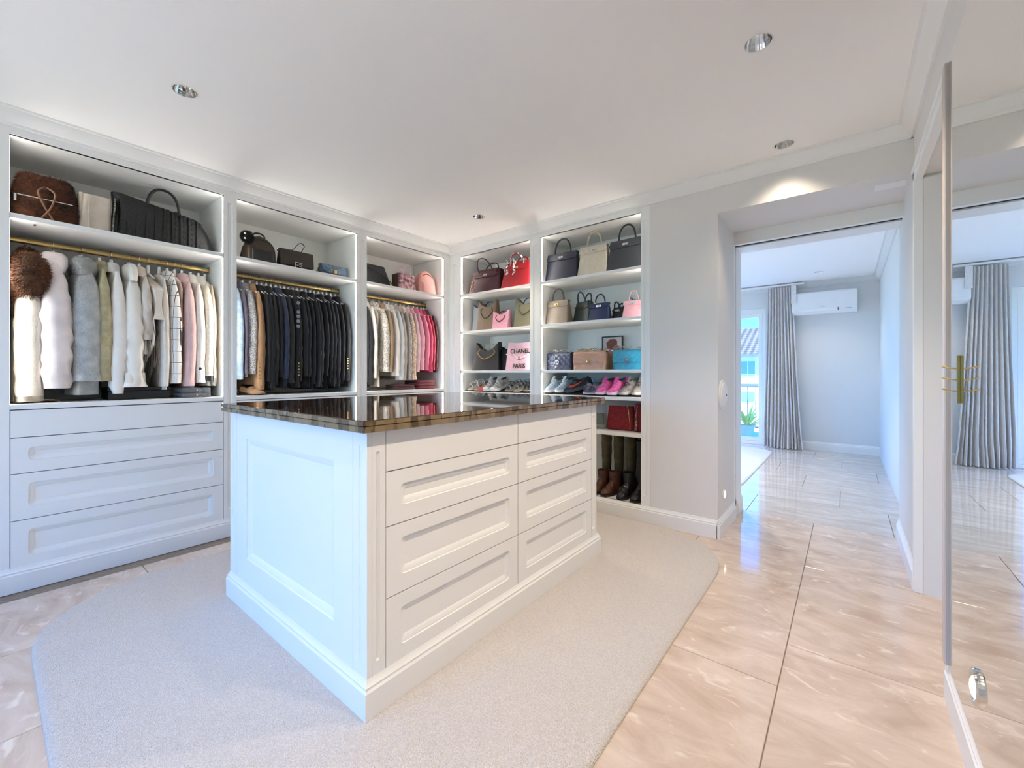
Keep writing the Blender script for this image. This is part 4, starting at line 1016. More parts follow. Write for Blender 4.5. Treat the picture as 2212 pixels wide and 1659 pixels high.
def quilted(loc, rz, w, h, d, col, label, group, metal=M_GOLDS, clasp='cc', cell=.055, chain=True):
    t = thing('quilted_bag', label, 'handbag', loc, rz, group); m = leather(col.strip('#'), col, .28, coat=.3)
    q = lambda u, v: .006*min(1, 1.6*abs(math.sin(PI*(u+v)/cell))*1.0)*min(1, 1.6*abs(math.sin(PI*(u-v)/cell)))
    # puffy quilted body: front grid wraps round a rounded box
    R = []; NH = 18
    for i in range(NH+1):
        f = i/NH; z = h*.93*f; b = 1+.05*math.sin(PI*f); dd = d*(1-.35*f)
        ring = []
        for x, y, _ in rrect(w*b*(1-.04*f), dd*b, .03, 10, 0):
            k = q(x, z) if abs(y) > dd*b*.32 else q(y, z)*.6
            ring.append((x+math.copysign(k*.5, x), y+math.copysign(k, y), z))
        # straight front/back sides need extra columns
        R.append(ring)
    full = []
    for ring in R:
        o = []
        for j in range(len(ring)):
            a, b_ = ring[j], ring[(j+1) % len(ring)]; o.append(a)
            if j % 11 == 10:
                nn = 18
                for k in range(1, nn):
                    s = k/nn; x, y = a[0]+(b_[0]-a[0])*s, a[1]+(b_[1]-a[1])*s
                    if abs(a[1]-b_[1]) < abs(a[0]-b_[0]): y += math.copysign(q(x, a[2]), y)-math.copysign(q(a[0], a[2])*.6, y)
                    o.append((x, y, a[2]))
        full.append(o)
    MB().loft(full, True, True, True).out('body', m, t, smooth=True, angle=60)
    # quilted flap
    fr = lambda z: -(d*(1-.35*z/h))/2*1.06
    P = [(d*.30, h*.90), (d*.22, h*.965), (0, h*.985), (-d*.22, h*.965)] + [(fr(z)-.006, z) for z in [h*(.90-.055*k) for k in range(11)]]
    rows = []; NU = 30
    for j, (yy, z) in enumerate(P):
        row = []
        for i in range(NU+1):
            u = -w*.49+w*.98*i/NU; e = 1 if j < len(P)-1 else .94
            o = q(u, z)*1.0 if j > 2 else q(u, yy+z)*.6
            row.append((u*e, yy-(o if j > 2 else 0), z+(o if j <= 2 else 0)))
        rows.append(row)
    back = [[(x, y+.006, z-.001) for x, y, z in r_] for r_ in rows]
    mb = MB(); mb.loft(rows, False, False, False); mb.loft([rows[-1], back[-1]], False, False, False)
    mb.loft([[r_[0] for r_ in rows], [r_[0] for r_ in back]], False, False, False); mb.loft([[r_[-1] for r_ in rows], [r_[-1] for r_ in back]], False, False, False)
    mb.out('flap', m, t, smooth=True, angle=60)
    zc, yc = P[-1][1]+.014, P[-1][0]-.012
    lg = MB()
    if clasp == 'cc':
        for s in (-1, 1):
            lg.tube([(s*.008+s*.016*math.cos(math.radians(a))*-1, yc, zc+.016*math.sin(math.radians(a))) for a in range(-125, 126, 25)], .0028, 5)
    elif clasp == 'ring':
        lg.tube([(.021*math.cos(2*PI*k/16), yc, zc+.021*math.sin(2*PI*k/16)) for k in range(16)], .003, 5, closed=True)
        for s in (-1, 1): lg.tube([(s*.006-s*.011*math.cos(math.radians(a)), yc, zc+.011*math.sin(math.radians(a))) for a in range(-125, 126, 25)], .0024, 5)
    else:
        lg.tube([(-.020, yc, zc-.017), (.020, yc, zc-.017), (.020, yc, zc+.017), (-.020, yc, zc+.017)], .0035, 4, closed=True)
        for s in (-1, 1): lg.tube([(s*.005-s*.009*math.cos(math.radians(a)), yc, zc+.009*math.sin(math.radians(a))) for a in range(-125, 126, 25)], .0022, 5)
    lg.out('clasp', metal, t, smooth=True, kind='stuff')
    if chain:
        ch = MB(); r = random.Random(int(loc[0]*100)); pts = []
        for k in range(22):
            u = k/21; pts.append((-w*.46+w*.92*u, .0+.012*math.sin(9*u), h*.985+.008+.016*abs(math.sin(2.2*PI*u+r.random()*.4))))
        for i, p in enumerate(pts):
            a = (i % 2)*PI/2; e = []
            for k in range(8):
                b_ = 2*PI*k/8; e.append((p[0]+.011*math.cos(b_), p[1]+.006*math.sin(b_)*math.cos(a), p[2]+.006*math.sin(b_)*(math.sin(a) if i % 2 else .35)))
            ch.tube(e, .0018, 4, closed=True)
        ch.out('chain_strap', metal, t, smooth=True, kind='stuff')
    return t
GB = 'handbags on the shelves'
# ---------------- shelf B2 row 1
kelly((-2.055, 3.33, ZS[1]), 0, .36, .255, .15, '#23263a', 'navy leather top handle bag beside the beige canvas one', GB, '#17181f')
kelly((-1.738, 3.34, ZS[1]), .02, .285, .265, .13, '#cbc2ae', 'beige canvas top handle bag with dark trim', GB, '#b8ab96', handle=.50, flap=.20)
kelly((-1.440, 3.35, ZS[1]), -.02, .32, .265, .15, '#36383d', 'large charcoal grey top handle bag next to the shelf side', GB, '#1c1d20', handle=.50)
# dark gusset of the canvas bag
# ---------------- shelf B2 row 2
kelly((-2.100, 3.32, ZS[2]), 0, .265, .215, .12, '#8a7b6c', 'taupe top handle bag with gold clasp', GB, '#4d4238', M_GOLDS)
birkin((-1.868, 3.40, ZS[2]), -.35, .23, .19, .12, '#3c4440', 'dark green bag leaning between the taupe and navy bags', GB, hh=.65)
kelly((-1.672, 3.32, ZS[2]), 0, .195, .150, .09, '#232f55', 'small royal navy bag with silver clasp', GB, '#15182a')
birkin((-1.525, 3.38, ZS[2]), -.1, .125, .105, .08, '#1d1c1e', 'tiny black double handle bag', GB, M_STEEL, hh=.75)
kelly((-1.372, 3.32, ZS[2]), 0, .172, .140, .09, '#e0a7ae', 'small pale pink top handle bag beside the shelf side', GB, '#caa0a0', handle=.62)
birkin((-1.462, 3.52, ZS[2]), 0, .14, .12, .08, '#6d665e', 'small grey bag standing behind the pink one', GB, hh=.9)
# ---------------- shelf B2 row 3
quilted((-2.090, 3.34, ZS[3]), 0, .27, .165, .10, '#3c4560', 'navy quilted chain bag with round silver emblem', GB, M_STEEL, 'ring')
quilted((-1.905, 3.50, ZS[3]), 0, .20, .17, .08, '#3a3b38', 'dark olive chain bag behind the navy quilted one', GB, M_STEEL, 'square')
quilted((-1.760, 3.32, ZS[3]), .04, .30, .165, .11, '#b98f76', 'tan quilted chain bag with gold emblem', GB, M_GOLDS, 'cc')
quilted((-1.412, 3.34, ZS[3]), 0, .265, .170, .10, '#2686a3', 'glossy teal quilted chain bag with square emblem', GB, M_STEEL, 'square')
kelly((-1.585, 3.46, ZS[3]), .1, .16, .16, .07, '#a58068', 'small tan bag tucked behind the quilted ones', GB, handle=.3)
# framed print
t = thing('framed_print', 'small framed print of a reclining figure with auburn hair', 'picture', (-1.690, 3.60, ZS[3]), 0)
M_PR = mat('print_paper', '#cfc6c1', .6, vary=.08, vscale=5)
MB().box(-.095, .095, -.004, .004, .005, .305).out('print', M_PR, t)
fm = MB()
for a in ((-.103, -.092, 0, .312), (.092, .103, 0, .312), (-.092, .092, 0, .012), (-.092, .092, .301, .312)): fm.box(a[0], a[1], -.010, .010, a[2], a[3])
fm.out('frame', M_BLACKP, t, bevel=.002, seg=1)
def blob(pts, y, m, nm):
    mb = MB(); n = len(pts); cx = sum(p[0] for p in pts)/n; cz = sum(p[1] for p in pts)/n
    mb.add([(x, y, z) for x, z in pts]+[(cx, y-.0004, cz)], [(i, (i+1) % n, n) for i in range(n)]); return mb.out(nm, m, t)
blob([(-.05, .20), (-.06, .25), (-.02, .285), (.03, .285), (.05, .26), (.045, .22), (.0, .19)], -.0045, mat('print_auburn', '#7d4238', .6, vary=.3, vscale=60), 'printed_hair')
blob([(.0, .19), (.045, .235), (.082, .20), (.084, .17), (.06, .15), (.03, .10), (-.02, .09), (-.05, .14), (-.03, .19)], -.0049, mat('print_rose', '#a56a5c', .6, vary=.3, vscale=40), 'printed_figure')
# ---------------- shelf B1 row 1
bg = birkin((-2.985, 3.34, ZS[1]), .06, .43, .245, .18, '#47101f', 'burgundy double handle bag with a blond bear charm', GB, M_STEEL, hh=.55, fall=.02, spread=.07)
ch = MB(); ch.ball((-.125, -.112, .115), .016, 8, 6); ch.ball((-.125, -.118, .075), .021, 8, 6, (.9, .8, 1.3)); ch.ball((-.145, -.116, .045), .009, 7, 5, (.8, .8, 1.6)); ch.ball((-.105, -.116, .045), .009, 7, 5, (.8, .8, 1.6))
ch.ball((-.137, -.112, .130), .006, 6, 4); ch.ball((-.113, -.112, .130), .006, 6, 4); ch.tube([(-.125, -.105, .13), (-.12, -.095, .19)], .0015, 4)
ch.out('bear_charm', mat('blond_fur', '#c79a72', .9, vary=.2, vscale=60, sheen=.4), bg, smooth=True, kind='stuff')
birkin((-2.735, 3.44, ZS[1]), .2, .22, .20, .13, '#3b1a1c', 'dark brown double handle bag squeezed beside the burgundy one', GB, hh=.75)
rb = birkin((-2.555, 3.32, ZS[1]), .03, .36, .255, .17, '#b01824', 'bright red double handle bag with a patterned silk scarf', GB, M_GOLDS, hh=.42)
sm = mat('twilly_scarf', '#e8e2e4', .6, col2='#3a2a30', vscale=60, tex='voronoi')
for px_ in (-.085, .0):
    s = MB(); s.tube([(px_-.015, -.078, .285), (px_+.010, -.088, .25), (px_+.0, -.098, .20), (px_+.012, -.104, .15), (px_-.008, -.106, .12)], [.010, .014, .012, .013, .006], 6, flat=.35); s.out('silk_scarf', sm, rb, smooth=True)
for sx in (-1, 1): MB().tube([p for p in arch(.079, .115, -.036, .225, -.03)][(0 if sx < 0 else 10):(9 if sx < 0 else 19)], .0095, 6).out('scarf_wrap', sm, rb, smooth=True)
birkin((-2.425, 3.52, ZS[1]), .1, .17, .26, .12, '#1f1f2c', 'dark navy bag with tall handles behind the red one', GB, M_STEEL, hh=.50)
# ---------------- shelf B1 row 2
tote((-3.165, 3.40, ZS[2]), .1, .14, .31, .14, '#8b8d96', 'grey tote against the corner shelf side', GB, .16, 1.0, straps=False)
tote((-3.000, 3.36, ZS[2]), .12, .25, .33, .14, '#7d6a55', 'brown leather tote with raised wings', GB, .22, .92, '#3a2c22')
tote((-2.782, 3.32, ZS[2]), 0, .20, .20, .10, '#dd9fb2', 'small pink winged tote', GB, .22, 1.05, '#5a1a2a', metal=M_GOLDS)
tote((-2.468, 3.34, ZS[2]), 0, .27, .31, .14, '#6f6c55', 'olive taupe tote beside the divider', GB, .25, .95, '#38362a')
tote((-2.660, 3.50, ZS[2]), 0, .16, .19, .08, '#6b5f58', 'small mushroom tote behind the pink one', GB, .15, 1.0, straps=False)
# ---------------- shelf B1 row 3
tote((-3.000, 3.36, ZS[3]), .12, .36, .30, .16, '#1d1c1f', 'large black tote with a gold chain', GB, .30, .82, '#b08a45')
tote((-2.770, 3.42, ZS[3]), -.1, .21, .25, .13, '#232226', 'black shopper with silver studs beside the pink canvas tote', GB, .16, .95, metal=M_STEEL)
pt = tote((-2.508, 3.33, ZS[3]), 0, .355, .285, .16, '#e3b9c3', 'pink canvas tote with black lettering', GB, .05, .98, '#e9d9d9')
M_INK = mat('print_ink', '#26262a', .6, vary=.1)
def letters(text, x, z, size, y, parent, m):
    cu = bpy.data.curves.new('lettering', 'FONT'); cu.body = text; cu.size = size; cu.align_x = 'CENTER'; cu.extrude = .0008; cu.offset = size*.025
    tmp = bpy.data.objects.new('lettering_curve', cu); COL.objects.link(tmp)
    me = bpy.data.meshes.new_from_object(tmp.evaluated_get(bpy.context.evaluated_depsgraph_get())); bpy.data.objects.remove(tmp); bpy.data.curves.remove(cu)
    me.materials.clear(); me.materials.append(m)
    o = bpy.data.objects.new('lettering', me); COL.objects.link(o)
    o.location = (x, y, z); o.rotation_euler = (PI/2-.10, 0, 0); o.parent = parent; o['kind'] = 'stuff'
    return o
letters('CHANEL', -.0, .168, .062, -.066, pt, M_INK); letters('PARIS', -.0, .022, .062, -.085, pt, M_INK)
lg = MB()
for s in (-1, 1): lg.tube([(s*.007-s*.014*math.cos(math.radians(a)), -.079, .118+.014*math.sin(math.radians(a))) for a in range(-125, 126, 25)], .0025, 5)
lg.out('emblem', M_INK, pt, smooth=True, kind='stuff')
# ---------------- shelf B2 row 5 (below the trainers)
t = thing('clear_pouch', 'clear plastic pouch with a black strap beside the red bag', 'pouch', (-1.70, 3.34, ZS[5]), 0, GB)
shell(.15, .09, .13, .04, .22, .02).out('body', mat('clear_vinyl', '#e4ecec', .08, trans=.8, vary=.02, ior=1.2), t, smooth=True)
MB().tube(arch(.05, .05, 0, .205), .006, 6).out('strap', M_BLACKP, t, smooth=True)
MB().box(-.05, .05, -.010, .010, .03, .13).out('black_pouch_inside', M_BLACKP, t, bevel=.006)
rs = mat('red_sequin', '#6a0f18', .35, .3, col2='#a01824', vscale=120, tex='voronoi', bump=.6, bscale=200)
t = thing('evening_bag', 'dark red sequin bag with a thin gold chain', 'handbag', (-1.495, 3.36, ZS[5]), 0, GB)
shell(.24, .10, .22, .05, .20, .03, bulge=.04).out('body', rs, t, smooth=True, angle=60)
MB().tube([(.06, -.03, .205), (.08, -.045, .18), (.09, -.055, .12), (.10, -.056, .05), (.095, -.056, .02)], .003, 5).out('chain', M_GOLDS, t, smooth=True)
t = thing('evening_bag', 'narrow crimson bag with beaded tassel beside the stile', 'handbag', (-1.318, 3.34, ZS[5]), 0, GB)
shell(.10, .10, .09, .05, .225, .03, bulge=.04).out('body', mat('crimson_suede', '#7c1620', .8, vary=.2, vscale=40), t, smooth=True, angle=60)
MB().tube([(-.01, -.045, .21), (-.02, -.052, .14), (-.015, -.056, .06), (-.02, -.057, .01)], [.003, .004, .008, .011], 6).out('tassel', mat('bead_tassel', '#b8a59a', .4, col2='#3a2c2a', vscale=120, tex='voronoi'), t, smooth=True)

# ---------------- shelf A1: fur satchel, cream pouch, woven tote
fm_ = mat('shaggy_brown', '#5a3016', .95, col2='#2e1608', vscale=14, sheen=.1)
t = thing('fur_satchel', 'shaggy brown fur satchel with a zip and leather tie', 'handbag', (-3.62, .215, ZS[1]), RA, GB)
bd = shell(.27, .17, .20, .10, .275, .05, 5, bulge=.08).out('body', fm_, t, smooth=True, angle=70); fur_on(bd, 12000, .016, fm_, bd, 5, .0010, .4)
MB().box(-.11, .10, -.105, -.098, .127, .132).out('zip', M_STEEL, t, bevel=.001, seg=1); MB().box(-.122, -.112, -.108, -.100, .09, .13).out('zip_pull', M_STEEL, t, bevel=.001, seg=1)
lm = leather('tie', '#6e4a30')
MB().tube(smooth_path([(-.01, -.090, .20), (-.035, -.112, .16), (-.005, -.120, .07), (.015, -.122, .03), (.03, -.124, -.015)]), .005, 6).out('leather_tie', lm, t, smooth=True)
MB().tube(smooth_path([(.0, -.090, .20), (.03, -.112, .165), (.012, -.122, .08), (-.02, -.124, .02), (-.05, -.128, -.035)]), .005, 6).out('leather_tie', lm, t, smooth=True)
t = thing('pouch_bag', 'cream leather bag with folded sides standing between fur and woven bags', 'handbag', (-3.62, .412, ZS[1]), RA, GB)
m = leather('cream_pebble', '#c9bdae')
MB().loft([[(x+.012*q, y, z) for x, y, z in rrect(.15-.03*q, .16-.06*q, .02, 4, .235*q)] for q in (0, .03, .25, .5, .75, 1)]).out('body', m, t, smooth=True, angle=50)
MB().tube([(-.03, -.085, .0), (-.03, -.080, .10), (-.022, -.060, .22)], .004, 6).out('seam', m, t, smooth=True)
MB().loft([[(x-.055, y, z) for x, y, z in rrect(.035-.01*q, .13-.05*q, .012, 3, .24*q)] for q in (0, .3, .7, 1)]).out('side_fold', m, t, smooth=True, angle=50)
MB().tube([(-.075, -.02, .20), (-.095, -.03, .225), (-.085, -.03, .19), (-.09, -.035, .15)], .003, 5).out('ring_charm', M_STEEL, t, smooth=True)
t = thing('woven_tote', 'huge black woven leather tote slumped against the bay side', 'tote bag', (-3.64, .745, ZS[1]), RA, GB)
wv = mat('woven_black', '#1b1c1f', .5, col2='#0e0f11', vscale=70, tex='checker', bump=.25, bscale=120)
R = []
for i in range(13):
    q = i/12; ring = []
    for x, y, _ in rrect(.54-.06*q, .24*(1-.70*q)+.02, .05, 6, 0):
        u = x/.27
        sag = -.055*max(0, (u-.15))*q*1.6 + .015*q*math.sin(3*u) + (.03*q if u < -.5 else 0)
        ring.append((x+.02*q*math.sin(4*q), y+.012*math.sin(6*u+3*q)*q, max(.0, .275*q+sag)))
    R.append(ring)
def densify(R, k=8):
    o = []
    for ring in R:
        rr_ = []
        for j in range(len(ring)):
            a, b_ = ring[j], ring[(j+1) % len(ring)]; n = k if math.dist(a, b_) > .05 else 1
            for s in range(n): rr_.append(tuple(a[c]+(b_[c]-a[c])*s/n for c in range(3)))
        o.append(rr_)
    m_ = min(len(r) for r in o); return [r[:m_] for r in o]
MB().loft(R).out('body', wv, t, smooth=True, angle=60)
# woven strips standing proud on the front
ws = MB()
for i in range(20):
    x = -.245+.0225*i; u = x/.27
    top_ = .262-.055*max(0, (u-.15))*1.6
    pts = [(x+.02*q, -(.24*(1-.70*q)+.02)/2-.003*(1 if (i+int(q*12)) % 2 else -.2), max(.008, top_*q)) for q in [k/12 for k in range(13)]]
    ws.tube(pts, .0095, 4, flat=.22)
ws.out('woven_strip', wv, t, kind='stuff')
MB().tube(arch(.085, .15, -.045, .235), .009, 8).out('handle', leather('blk_handle', '#141416'), t, smooth=True)
MB().tube(arch(.085, .06, .05, .225), .009, 8).out('handle', leather('blk_handle', '#141416'), t, smooth=True)
MB().tube([(-.262, -.125, .005), (-.24, -.06, .22), (-.235, -.02, .285)], .006, 5).out('side_lacing', mat('studded_lacing', '#3c3e3c', .4, .3, col2='#9a9a88', vscale=90, tex='voronoi'), t, smooth=True)

# ---------------- shelf A2: backpack, buckle bag, denim clutch
def backpack(loc, rz, w, h, d, m, m2, label, zipm, handle=True):
    t = thing('backpack', label, 'backpack', loc, rz, GB)
    R = []
    for i in range(13):
        q = i/12; k = (1-max(0, (q-.45)/.55)**2.4)**.5 if q > .45 else 1
        R.append(rrect(max(.02, w*k*(1-.03*q)), max(.015, d*(1-.35*q)*max(.35, k)), .03, 5, h*q))
    MB().loft(R).out('body', m, t, smooth=True, angle=60)
    R = [rrect(w*.78*(1-.04*q), d*.35, .018, 4, .012+h*.42*q, 0, -d*.48+.018*q) for q in (0, .1, .5, .9, 1)]
    R[0] = [(x*.95, y, z) for x, y, z in R[0]]
    MB().loft(R).out('front_pocket', m2, t, smooth=True, angle=50)
    MB().tube([(-w*.40*math.cos(a), -d*(1-.35*(.45+.40*math.sin(a)))*.5+.004+.006*math.sin(a), h*.45+h*.40*math.sin(a)) for a in [PI*i/14 for i in range(15)]], .0040, 5).out('zip', zipm, t, smooth=True)
    if handle: MB().tube(arch(w*.20, h*.14, .01, h*.98), .006, 7).out('handle', m2, t, smooth=True)
    for sx in (-1, 1): MB().tube([(sx*w*.20, d*.30, h*.9), (sx*w*.42, d*.42, h*.6), (sx*w*.52, d*.36, h*.2), (sx*w*.50, d*.2, .02)], .008, 6).out('shoulder_strap', m2, t, smooth=True)
    return t
mono = leather('dark_brown_mono', '#2a2018', .5, '#3c2d20'); bl = leather('black_trim', '#141315')
bp = backpack((-3.60, 1.335, ZS[1]), RA, .215, .225, .14, mono, bl, 'small dark brown backpack with a black fur pompom', bl)
pm = MB().ball((-.105, -.06, .185), .036, 12, 8).out('fur_pompom', M_BLACKP, bp, smooth=True); fur_on(pm, 3500, .018, M_BLACKP, pm, 9, .0009, .2)
for z in (.165, .200): MB().ball((-.128, -.088, z), .010, 8, 6).out('pompom_bead', M_STEEL, pm, smooth=True)
t = thing('satchel', 'black flap bag with a silver square buckle and loop strap', 'handbag', (-3.58, 1.60, ZS[1]), RA, GB)
shell(.27, .10, .25, .07, .155, .012, 3).out('body', leather('black_weave', '#1f1813', .55, '#2e231a'), t, smooth=True, angle=40)
strip([(.036, .150), (.034, .158), (-.034, .158), (-.042, .150), (-.050, .10), (-.056, .035)], .128, .004).out('flap', leather('black_weave', '#1f1813'), t, smooth=True, angle=40)
bk_ = MB()
for a in ((-.028, .028, .058, .064), (-.028, .028, .014, .020), (-.028, -.022, .02, .058), (.022, .028, .02, .058), (-.016, .0, .036, .042), (.004, .016, .044, .05), (.004, .016, .030, .036)): bk_.box(a[0], a[1], -.066, -.061, a[2], a[3])
bk_.out('buckle', M_STEEL, t, kind='stuff')
MB().tube(smooth_path([(-.115, 0, .155), (-.07, -.01, .165), (-.02, 0, .175), (.02, 0, .225), (.05, .0, .245), (.075, 0, .225), (.06, 0, .19), (.05, .0, .165), (.08, -.01, .160), (.125, 0, .150)]), .007, 6, flat=.4).out('strap', leather('black_trim', '#141315'), t, smooth=True)
for sx in (-1, 1): MB().tube([(sx*.128+.008*math.cos(2*PI*k/10), 0, .155+.008*math.sin(2*PI*k/10)) for k in range(10)], .0018, 4, closed=True).out('strap_ring', M_STEEL, t, smooth=True)
t = thing('clutch', 'blue denim clutch with a gold clasp', 'handbag', (-3.58, 1.925, ZS[1]), RA, GB)
dn = mat('denim', '#5f7286', .85, col2='#3e4f63', vscale=40, bump=.4, bscale=250)
shell(.25, .08, .24, .05, .105, .02, 4, bulge=.03).out('body', dn, t, smooth=True, angle=50)
strip([(.022, .100), (.018, .108), (-.024, .107), (-.034, .098), (-.042, .06), (-.045, .036)], .118, .004, [1, 1, 1, 1, .92, .55]).out('flap', dn, t, smooth=True, angle=40)
MB().box(-.014, .014, -.054, -.048, .034, .066).out('clasp', M_GOLDS, t, bevel=.003)
MB().tube([(-.12, -.01, .10), (-.15, -.02, .05), (-.17, -.03, .012), (-.15, -.045, .008)], .003, 5).out('chain', M_GOLDS, t, smooth=True)
# ---------------- shelf A3: soft black bag, patterned mini tote, pink backpack
t = thing('duffel_bag', 'soft black quilted bag slumped beside the divider', 'handbag', (-3.60, 2.345, ZS[1]), RA, GB)
R = []
for i in range(11):
    q = i/10; R.append([(x+.02*q*math.sin(x*20), y, z) for x, y, z in rrect(.34*(1-.42*q**1.6), .18*(1-.55*q), .05, 5, .20*q+.0)])
MB().loft(R).out('body', mat('black_nylon_quilt', '#161618', .6, col2='#1f1f22', vscale=45, tex='checker', bump=.4, bscale=60), t, smooth=True, angle=60)
MB().tube([(-.10, -.05, .175), (-.02, -.085, .13), (.08, -.09, .09), (.17, -.085, .03), (.20, -.06, .008)], .008, 6, flat=.5).out('strap', M_BLACKP, t, smooth=True)
t = thing('mini_tote', 'small pink and brown patterned tote with a pink handle', 'tote bag', (-3.58, 2.70, ZS[1]), RA, GB)
pat = mat('printed_toile', '#e0aeb6', .6, col2='#4a2a28', vscale=26, tex='noise', stretch=(1, 1, 1))
shell(.23, .11, .20, .08, .175, .015, 4).out('body', pat, t, smooth=True, angle=50)
MB().tube(arch(.045, .095, -.045, .165), .006, 7).out('handle', leather('candy', '#e6b4c0'), t, smooth=True); MB().tube(arch(.045, .075, .045, .165), .006, 7).out('handle', leather('candy', '#e6b4c0'), t, smooth=True)
MB().box(-.118, -.108, -.05, .05, .03, .165).out('side_tab', leather('choc', '#3c241c'), t, bevel=.002, seg=1)
cl = MB(); cl.tube([(.012*math.cos(2*PI*k/12), -.056, .11+.012*math.sin(2*PI*k/12)) for k in range(12)], .003, 5, closed=True); cl.out('round_badge', leather('choc', '#3c241c'), t, smooth=True)
backpack((-3.585, 2.975, ZS[1]), RA, .23, .265, .13, leather('rose_pebble', '#d99c93', .5), leather('rose_pebble', '#d99c93', .5), 'rose pink leather backpack beside the corner', leather('choc', '#3c241c'), False)
# ================================================================= SHOES
PITCH = math.atan2(.102, .395)
def slope_z(y): return .966+(y-(YB+.06))*math.tan(PITCH)
def interp(tab, s):
    for (a, u), (b, v) in zip(tab, tab[1:]):
        if s <= b:
            q = (s-a)/(b-a) if b > a else 0; q = q*q*(3-2*q); return u+(v-u)*q
    return tab[-1][1]
WID = [(0, .010), (.05, .028), (.15, .040), (.3, .045), (.45, .040), (.6, .034), (.8, .034), (.93, .030), (1, .012)]
HGT = [(0, .034), (.05, .046), (.15, .054), (.3, .068), (.42, .092), (.5, .108), (.58, .092), (.75, .082), (.9, .104), (1, .088)]
def shoe_upper(L, k=1.0, hk=1.0, z0=.018, n=14, m=26, hg=HGT):
    R = []
    for i in range(m+1):
        s = i/m; w, h = interp(WID, s)*k, max(z0+.006, interp(hg, s)*hk); y = -L/2+L*s
        R.append([(w*math.cos(a), y, z0+(h-z0)*max(0, math.sin(a))**.75) if a <= PI else (w*math.cos(a), y, z0) for a in [PI*j/n for j in range(n+1)]])
    return MB().loft(R, True, True, True)
def shoe_sole(L, k=1.08, t=.026, heel=.0, m=22):
    R = []
    for i in range(m+1):
        s = i/m; w = interp(WID, s)*k+.002; y = -L/2*1.03+L*1.03*s; lift = .012*max(0, 1-s/.18)**2
        tt = t+heel*max(0, (s-.4)/.6)
        R.append([(-w, y, lift+.002), (-w*.9, y, lift), (w*.9, y, lift), (w, y, lift+.002), (w*.97, y, tt), (-w*.97, y, tt)])
    return MB().loft(R)
def sneaker(x, y, rz, m, sm, lm, label, L=.265, logo=None, group='trainers on the shoe shelf', roll=0, loc=None, toe=None):
    t = thing('trainer', label, 'trainer', loc or (x, y, slope_z(y)+.003), group=group, rot=(PITCH, roll, rz))
    shoe_sole(L, t=.028, heel=.012).out('sole', sm, t, smooth=True, angle=50)
    shoe_upper(L, z0=.022).out('upper', m, t, smooth=True, angle=60)
    MB().ball((0, L*.24, .088), .026, 12, 6, (1.0, 1.75, .42)).out('lining', mat('shoe_lining', '#55565a', .9, vary=.2, vscale=40), t, smooth=True)
    tg = MB(); tg.loft([[(-.017, -L*.12, .090), (.017, -L*.12, .090), (.017, -L*.12, .094), (-.017, -L*.12, .094)], [(-.019, L*.03, .122), (.019, L*.03, .122), (.019, L*.03, .128), (-.019, L*.03, .128)]]); tg.out('tongue', m, t, bevel=.002)
    for i in range(5):
        s = .26+.055*i; yy = -L/2+L*s; zz = interp(HGT, s)
        MB().tube([(-.024, yy-.006*(1 if i % 2 else -1), zz-.010), (0, yy, zz+.006), (.024, yy+.006*(1 if i % 2 else -1), zz-.010)], .0030, 5).out('lace', lm, t, smooth=True)
    if toe: MB().ball((0, -L*.44, .032), .034, 10, 6, (1.0, .75, .55)).out('toe_cap', toe, t, smooth=True)
    if logo:
        for sx in (-1, 1):
            pts = [(-.34, .048), (-.20, .040), (.0, .052), (.26, .085), (.02, .066), (-.14, .060), (-.26, .066)]
            f = MB(); f.add([(sx*(interp(WID, .5+a)*.98+.004), a*L, z) for a, z in pts], [tuple(range(len(pts)))]); f.add([(sx*(interp(WID, .5+a)*.98+.0065), a*L, z) for a, z in pts], [tuple(range(len(pts)))])
            f.out('side_stripe', logo, t)
    return t
mesh_w = mat('shoe_mesh_ice', '#c3d0d8', .8, col2='#8f9da8', vscale=70, bump=.3)
rub_w = mat('shoe_rubber_white', '#eceae6', .6, vary=.05); lace_w = mat('lace_white', '#f0efec', .8, vary=.05)
sneaker(-2.145, 3.36, -.30, mesh_w, rub_w, lace_w, 'icy grey trainer standing first on the shoe shelf')
sneaker(-2.030, 3.37, -.36, mesh_w, rub_w, lace_w, 'icy grey trainer next to the black trainer')
blk_k = mat('shoe_knit_black', '#3a383b', .8, vary=.2, vscale=50, bump=.3); grey_r = mat('shoe_rubber_grey', '#5b595c', .6, vary=.1)
sneaker(-1.905, 3.36, -.95, blk_k, grey_r, mat('lace_black', '#1e1e20', .8, vary=.1), 'charcoal trainer with an orange side stripe', logo=mat('stripe_orange', '#e2562e', .5, vary=.05))
pk = mat('shoe_mesh_pink', '#e8479a', .7, col2='#f07cb4', vscale=50, bump=.3); pks = mat('shoe_rubber_pale_pink', '#f3dbe4', .6, vary=.05); pkl = mat('lace_pink', '#f58cc0', .8, vary=.05)
sneaker(-1.615, 3.35, -.22, pk, pks, pkl, 'hot pink trainer beside the clear mules')
sneaker(-1.510, 3.35, -.22, pk, pks, pkl, 'hot pink trainer beside the grey trainers')
gr = mat('shoe_suede_stone', '#9c938c', .85, col2='#857c75', vscale=40); grs = mat('shoe_rubber_stone', '#b9b1a8', .7, vary=.1)
sneaker(-1.395, 3.36, -.45, gr, grs, mat('lace_dark', '#4a4542', .8, vary=.1), 'stone grey trainer with dark laces')
sneaker(-1.305, 3.37, -.25, gr, grs, mat('lace_dark', '#4a4542', .8, vary=.1), 'stone grey trainer against the shelf side')
